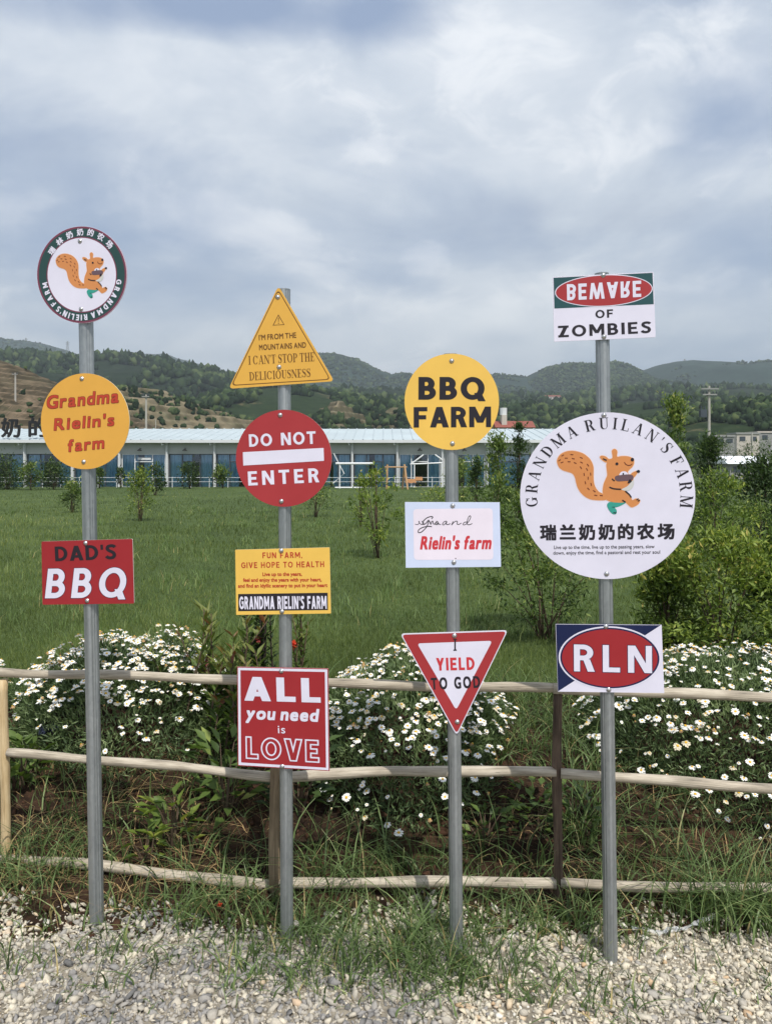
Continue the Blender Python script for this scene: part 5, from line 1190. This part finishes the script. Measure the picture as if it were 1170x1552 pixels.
# broad-leaved bed plants
def rosette(label, base, n, ll, lw, mat, seed, h=.12, w_=.1, cat='plant'):
    r = np.random.default_rng(seed); t = thing('leafy_plant', label, cat, base)
    an = r.uniform(0, 2*np.pi, n); rr = w_*np.sqrt(r.random(n)); z = h*r.uniform(.05, 1, n)
    p = np.stack([rr*np.cos(an), rr*np.sin(an), z], 1); ax = np.stack([np.cos(an), np.sin(an), r.uniform(.1, 1.1, n)], 1); nr_ = np.array([0, 0, 1])+r.normal(0, .3, (n, 3))
    v, f, tn = leafcloud(p, ax, nr_, ll*r.uniform(.6, 1.2, n), lw*r.uniform(.8, 1.2, n), np.clip(r.normal(.5, .2, n), 0, 1)); npmesh('foliage', v, f, mat, t, tone=tn)
    branches(t, .01, [tuple(q_) for q_ in p[:10]], M_BARK, seed, 'stem', .4); return t
rosette('bright broad leaved seedling on bare soil right of the left post', soilbase(262, 3.05), 46, .075, .030, M_LEAFY, 161, .22, .10)
rosette('leafy seedling with one bent stem, lower right of the left post', soilbase(222, 2.98), 14, .08, .028, M_LEAFY, 162, .14, .05)
rosette('broad leaved plant by the left fence post', soilbase(35, 3.35), 60, .085, .040, M_LEAF, 163, .20, .08)
rosette('glossy broad leaved plant beside the square red sign', soilbase(345, 3.2), 70, .09, .035, M_LEAF, 164, .30, .12)
rosette('leafy green plant under the middle rail by the dark fence post', soilbase(812, 3.15), 70, .055, .028, M_LEAF, 165, .16, .12)
rosette('small leafy plant on soil behind the third post', soilbase(735, 3.1), 40, .05, .024, M_LEAF, 166, .12, .10)
rosette('dark leafy plant right of the dark fence post', soilbase(885, 3.1), 60, .055, .026, M_LEAFD, 167, .16, .12)
rosette('glossy leaves under the square red sign', soilbase(452, 3.2), 70, .08, .035, M_LEAFD, 168, .28, .12)

# ------------------------------------------------------------------ daisies
M_DAISYL = leafmat('daisy_leaf', ((0, lin((66, 84, 56))), (.4, lin((106, 126, 84))), (.75, lin((140, 158, 110))), (1, lin((172, 184, 136)))), transl=.3)
M_PETAL = pmat('white_petal', (.80, .80, .76), .7, spec=.2); M_CREAM = pmat('cream_petal', (.70, .64, .48), .7, spec=.2); M_BROWNP = pmat('faded_petal', (.42, .28, .15), .8, spec=.1); M_YELC = pmat('yellow_centre', lin((222, 172, 44)), .8)
def flower_mesh(name, seed, mat, droop, rad=.027, np_=13):
    rr = random.Random(seed); m = MB()
    for k in range(np_):
        a = 2*math.pi*k/np_+rr.uniform(-.1, .1); L2 = rad*rr.uniform(.85, 1.12); w_ = rad*.22*rr.uniform(.8, 1.2); d = rr.gauss(droop, .12)
        u = Vector((math.cos(a), math.sin(a), 0)); s_ = Vector((-math.sin(a), math.cos(a), 0)); z = lambda q_: -d*rad*q_*q_+.10*rad*q_
        pt = lambda q_, h_: tuple(u*L2*q_+s_*h_+Vector((0, 0, z(q_))))
        m.add([pt(.18, -w_*.4), pt(.18, w_*.4), pt(.6, w_), pt(.92, w_*.75), pt(1.0, 0), pt(.92, -w_*.75), pt(.6, -w_)], [(0, 1, 2, 3, 4, 5, 6)])
    n = 8; pr = [(.0, .33), (.09, .29), (.15, .17)]
    vs = [(r_*rad*math.cos(2*math.pi*k/n), r_*rad*math.sin(2*math.pi*k/n), .05*rad+h_*rad) for h_, r_ in pr for k in range(n)]
    m.add(vs, [(i*n+k, i*n+(k+1) % n, (i+1)*n+(k+1) % n, (i+1)*n+k) for i in range(2) for k in range(n)]+[tuple(range(2*n, 3*n))], 1)
    me = bpy.data.meshes.new(name); me.from_pydata(m.v, [], m.f); me.polygons.foreach_set('material_index', m.m); me.materials.append(mat); me.materials.append(M_YELC); return me
FLM = [flower_mesh('flower', 1, M_PETAL, .1), flower_mesh('flower', 2, M_PETAL, .45), flower_mesh('flower', 3, M_PETAL, -.25, .024, 12), flower_mesh('flower', 4, M_CREAM, .5, .025), flower_mesh('flower', 5, M_BROWNP, .9, .017, 10)]
def daisies(label, c, rx, ry, H, nleaf, flow, seed, skirt=0.0):
    """a mounded bush; flow: list of (n, zlo, zhi, spread of height) bands for the blooms"""
    r = np.random.default_rng(seed); z0_ = float(zg(c[0], c[1])); base = Vector((c[0], c[1], z0_)); t = thing('daisy_bush', label, 'daisy bush', base, 'daisy bushes along the fence')
    def surf(n, zlo=0.02, zhi=1.0):
        ph = r.uniform(0, 2*np.pi, n); ct = r.uniform(zlo, zhi, n); st = np.sqrt(1-ct**2)**.85
        lump = 1+.26*fbm(np.cos(ph)*1.7+5+seed, np.sin(ph)*1.7+ct*2.2, seed, 4)
        p = np.stack([rx*st*np.cos(ph), ry*st*np.sin(ph), H*ct], 1)*lump[:, None]; return p
    p = surf(nleaf, -.12); dep = r.uniform(.62, 1.02, nleaf)**.55; p *= dep[:, None]; p[:, 2] = np.maximum(p[:, 2], -.03)
    k = fbm(p[:, 0]*9+seed, p[:, 2]*9+p[:, 1]*5, seed+5, 3)
    out = p/np.array([rx, ry, H])**1.0; out /= np.linalg.norm(out, axis=1)[:, None]+1e-6
    ax = out*.6+np.array([0, 0, .5])+r.normal(0, .5, (nleaf, 3)); nr_ = out+r.normal(0, .6, (nleaf, 3))
    p[:, 2] += (zg(c[0]+p[:, 0], c[1]+p[:, 1])-z0_)*np.clip(1-p[:, 2]/H, 0, 1)
    v, f, tn = leafcloud(p, ax, nr_, r.uniform(.022, .050, nleaf), r.uniform(.004, .009, nleaf), np.clip(.42+.5*k+r.normal(0, .16, nleaf), 0, 1), .1)
    npmesh('foliage', v, f, M_DAISYL, t, tone=tn)
    S = []
    for nb, zlo, zhi, lift in flow:
        p = surf(nb, zlo, zhi); out = p/np.array([rx, ry, H])**1.3; out /= np.linalg.norm(out, axis=1)[:, None]
        p = p*1.0+out*r.uniform(.0, lift, nb)[:, None]; p[:, 2] += (zg(c[0]+p[:, 0], c[1]+p[:, 1])-z0_)*np.clip(1-p[:, 2]/H, 0, 1)
        ax = out*.40+np.array([0, -.10, .85])+r.normal(0, .22, (nb, 3)); ax /= np.linalg.norm(ax, axis=1)[:, None]
        for i in range(nb): S.append((p[i], ax[i]))
    S = [s_ for s_ in S if s_[0][2] > zg(c[0]+s_[0][0], c[1]+s_[0][1])-z0_+.03]
    S.sort(key=lambda s_: s_[0][1])       # nearest the viewer first
    rest = MB(); rest_me = []
    for i, (p, a) in enumerate(S):
        q4 = Vector((0, 0, 1)).rotation_difference(Vector(a)); mi = int(r.choice(5, p=(.38, .26, .16, .12, .08))); sc_ = r.choice((r.uniform(.22, .42), r.uniform(.38, .62), r.uniform(.48, .74)))
        if i < 100:
            o = bpy.data.objects.new('flower', FLM[mi]); COL.objects.link(o); o.parent = t; o.location = p; o.rotation_mode = 'QUATERNION'; o.rotation_quaternion = q4 @ Quaternion((0, 0, 1), r.uniform(0, 6)); o.scale = (sc_, sc_, sc_)
        else:
            me = FLM[mi]; M = Matrix.Translation(p) @ q4.to_matrix().to_4x4() @ Matrix.Rotation(r.uniform(0, 6), 4, 'Z') @ Matrix.Scale(sc_, 4)
            b_ = len(rest.v); rest.v += [tuple(M @ x.co) for x in me.vertices]; pm_ = {0: 0, 1: 0, 2: 0, 3: 1, 4: 2}[mi]
            for pl in me.polygons: rest.f.append(tuple(b_+i_ for i_ in pl.vertices)); rest.m.append(3 if pl.material_index else pm_)
    if rest.v: o = rest.build('flowers', [M_PETAL, M_CREAM, M_BROWNP, M_YELC], t); o['kind'] = 'stuff'
    m = MB()
    for i, (p, a) in enumerate(S[::2]):
        m.tube([Vector(p)*.72, Vector(p)*.9, Vector(p)-Vector(a)*.004], [.0018, .0015, .0012], 3, cap=False)
    o = m.build('flower_stems', M_DAISYL, t); o['kind'] = 'stuff'
    return t
def wx(px, Y): return (px-CX)*Y/F
daisies('daisy bush behind the left post, thick with blooms on its crest', (wx(190, 3.8), 3.8), .52, .46, .40, 19000, [(820, .56, 1.0, .06), (80, .36, .66, .06), (36, .1, .45, .03)], 201)
daisies('daisy bush behind the yield triangle, blooms down its front', (wx(618, 3.66), 3.66), .47, .52, .36, 22000, [(600, .52, 1.0, .06), (210, .12, .62, .06), (40, .0, .25, .07)], 202)
daisies('daisy bush at the right edge, behind the oval lettered sign', (wx(1090, 3.62), 3.62), .60, .52, .385, 24000, [(620, .52, 1.0, .06), (270, .12, .64, .06), (70, .0, .3, .06)], 203)
daisies('daisy bush mostly outside the left edge', (wx(-120, 3.85), 3.85), .43, .42, .44, 8000, [(150, .5, 1.0, .05), (20, .2, .5, .04)], 204)

# ------------------------------------------------------------------ litter
M_FILM = bpy.data.materials.new('clear_plastic_film'); M_FILM.use_nodes = True
t = NT(M_FILM.node_tree); b = t.n['Principled BSDF']; b.inputs['Base Color'].default_value = (.85, .87, .9, 1); b.inputs['Roughness'].default_value = .15; b.inputs['Alpha'].default_value = .45
def strip(name, label, cat, pts, wd, mat, seed, crumple=.006):
    rr = random.Random(seed); vs, fs = [], []; n = 26
    for i in range(n+1):
        t_ = i/n*(len(pts)-1); k = min(int(t_), len(pts)-2); p = Vector(pts[k]).lerp(Vector(pts[k+1]), t_-k)
        for j in range(4): vs.append((p.x+rr.gauss(0, crumple*.4), p.y+(j/3-.5)*wd+rr.gauss(0, crumple*.4), p.z+abs(rr.gauss(0, crumple))))
    fs = [(i*4+j, i*4+j+1, (i+1)*4+j+1, (i+1)*4+j) for i in range(n) for j in range(3)]
    tag(npmesh(name, vs, fs, mat), label, cat)
gp = lambda px, py, dz=.02: tuple(P(px, py, F*HC/(py-HY))+Vector((0, 0, dz)))
strip('plastic_strip', 'crumpled clear plastic strip lying on gravel right of the rightmost post', 'litter', [gp(958, 1417), gp(1000, 1424), gp(1040, 1417), gp(1082, 1403, .035)], .022, M_FILM, 5)
strip('paper_scrap', 'small orange red scrap on gravel left of the second post', 'litter', [gp(330, 1386, .03), gp(336, 1385, .03)], .012, M_RBLOOM, 6, .004)
strip('paper_scrap', 'tiny red scrap in the gravel left of the third post', 'litter', [gp(595, 1467), gp(603, 1466)], .012, M_RBLOOM, 7, .004)
strip('plastic_bag', 'crumpled dark blue plastic bag on the soil beside the left fence post', 'litter', [P(62, 1112, 3.5), P(92, 1108, 3.5)], .06, pmat('dark_blue_plastic', lin((52, 58, 76)), .35), 8, .020)

# ------------------------------------------------------------------ air
hz = MB().box(-4200, 4200, -40, 4300, -3.5, 620).build('haze', [])
m = bpy.data.materials.new('haze_air'); m.use_nodes = True; t = NT(m.node_tree); t.n.clear()
out = t.node('ShaderNodeOutputMaterial'); pv = t.node('ShaderNodeVolumePrincipled'); pv.inputs['Color'].default_value = (.82, .93, 1.0, 1); pv.inputs['Density'].default_value = .00023; pv.inputs['Anisotropy'].default_value = .15
t.link(pv.outputs[0], out.inputs['Volume']); hz.data.materials.append(m); hz['kind'] = 'stuff'; tag(hz, 'pale bluish summer haze filling the air to the far hills', 'haze')
SC.cycles.volume_bounces = 0
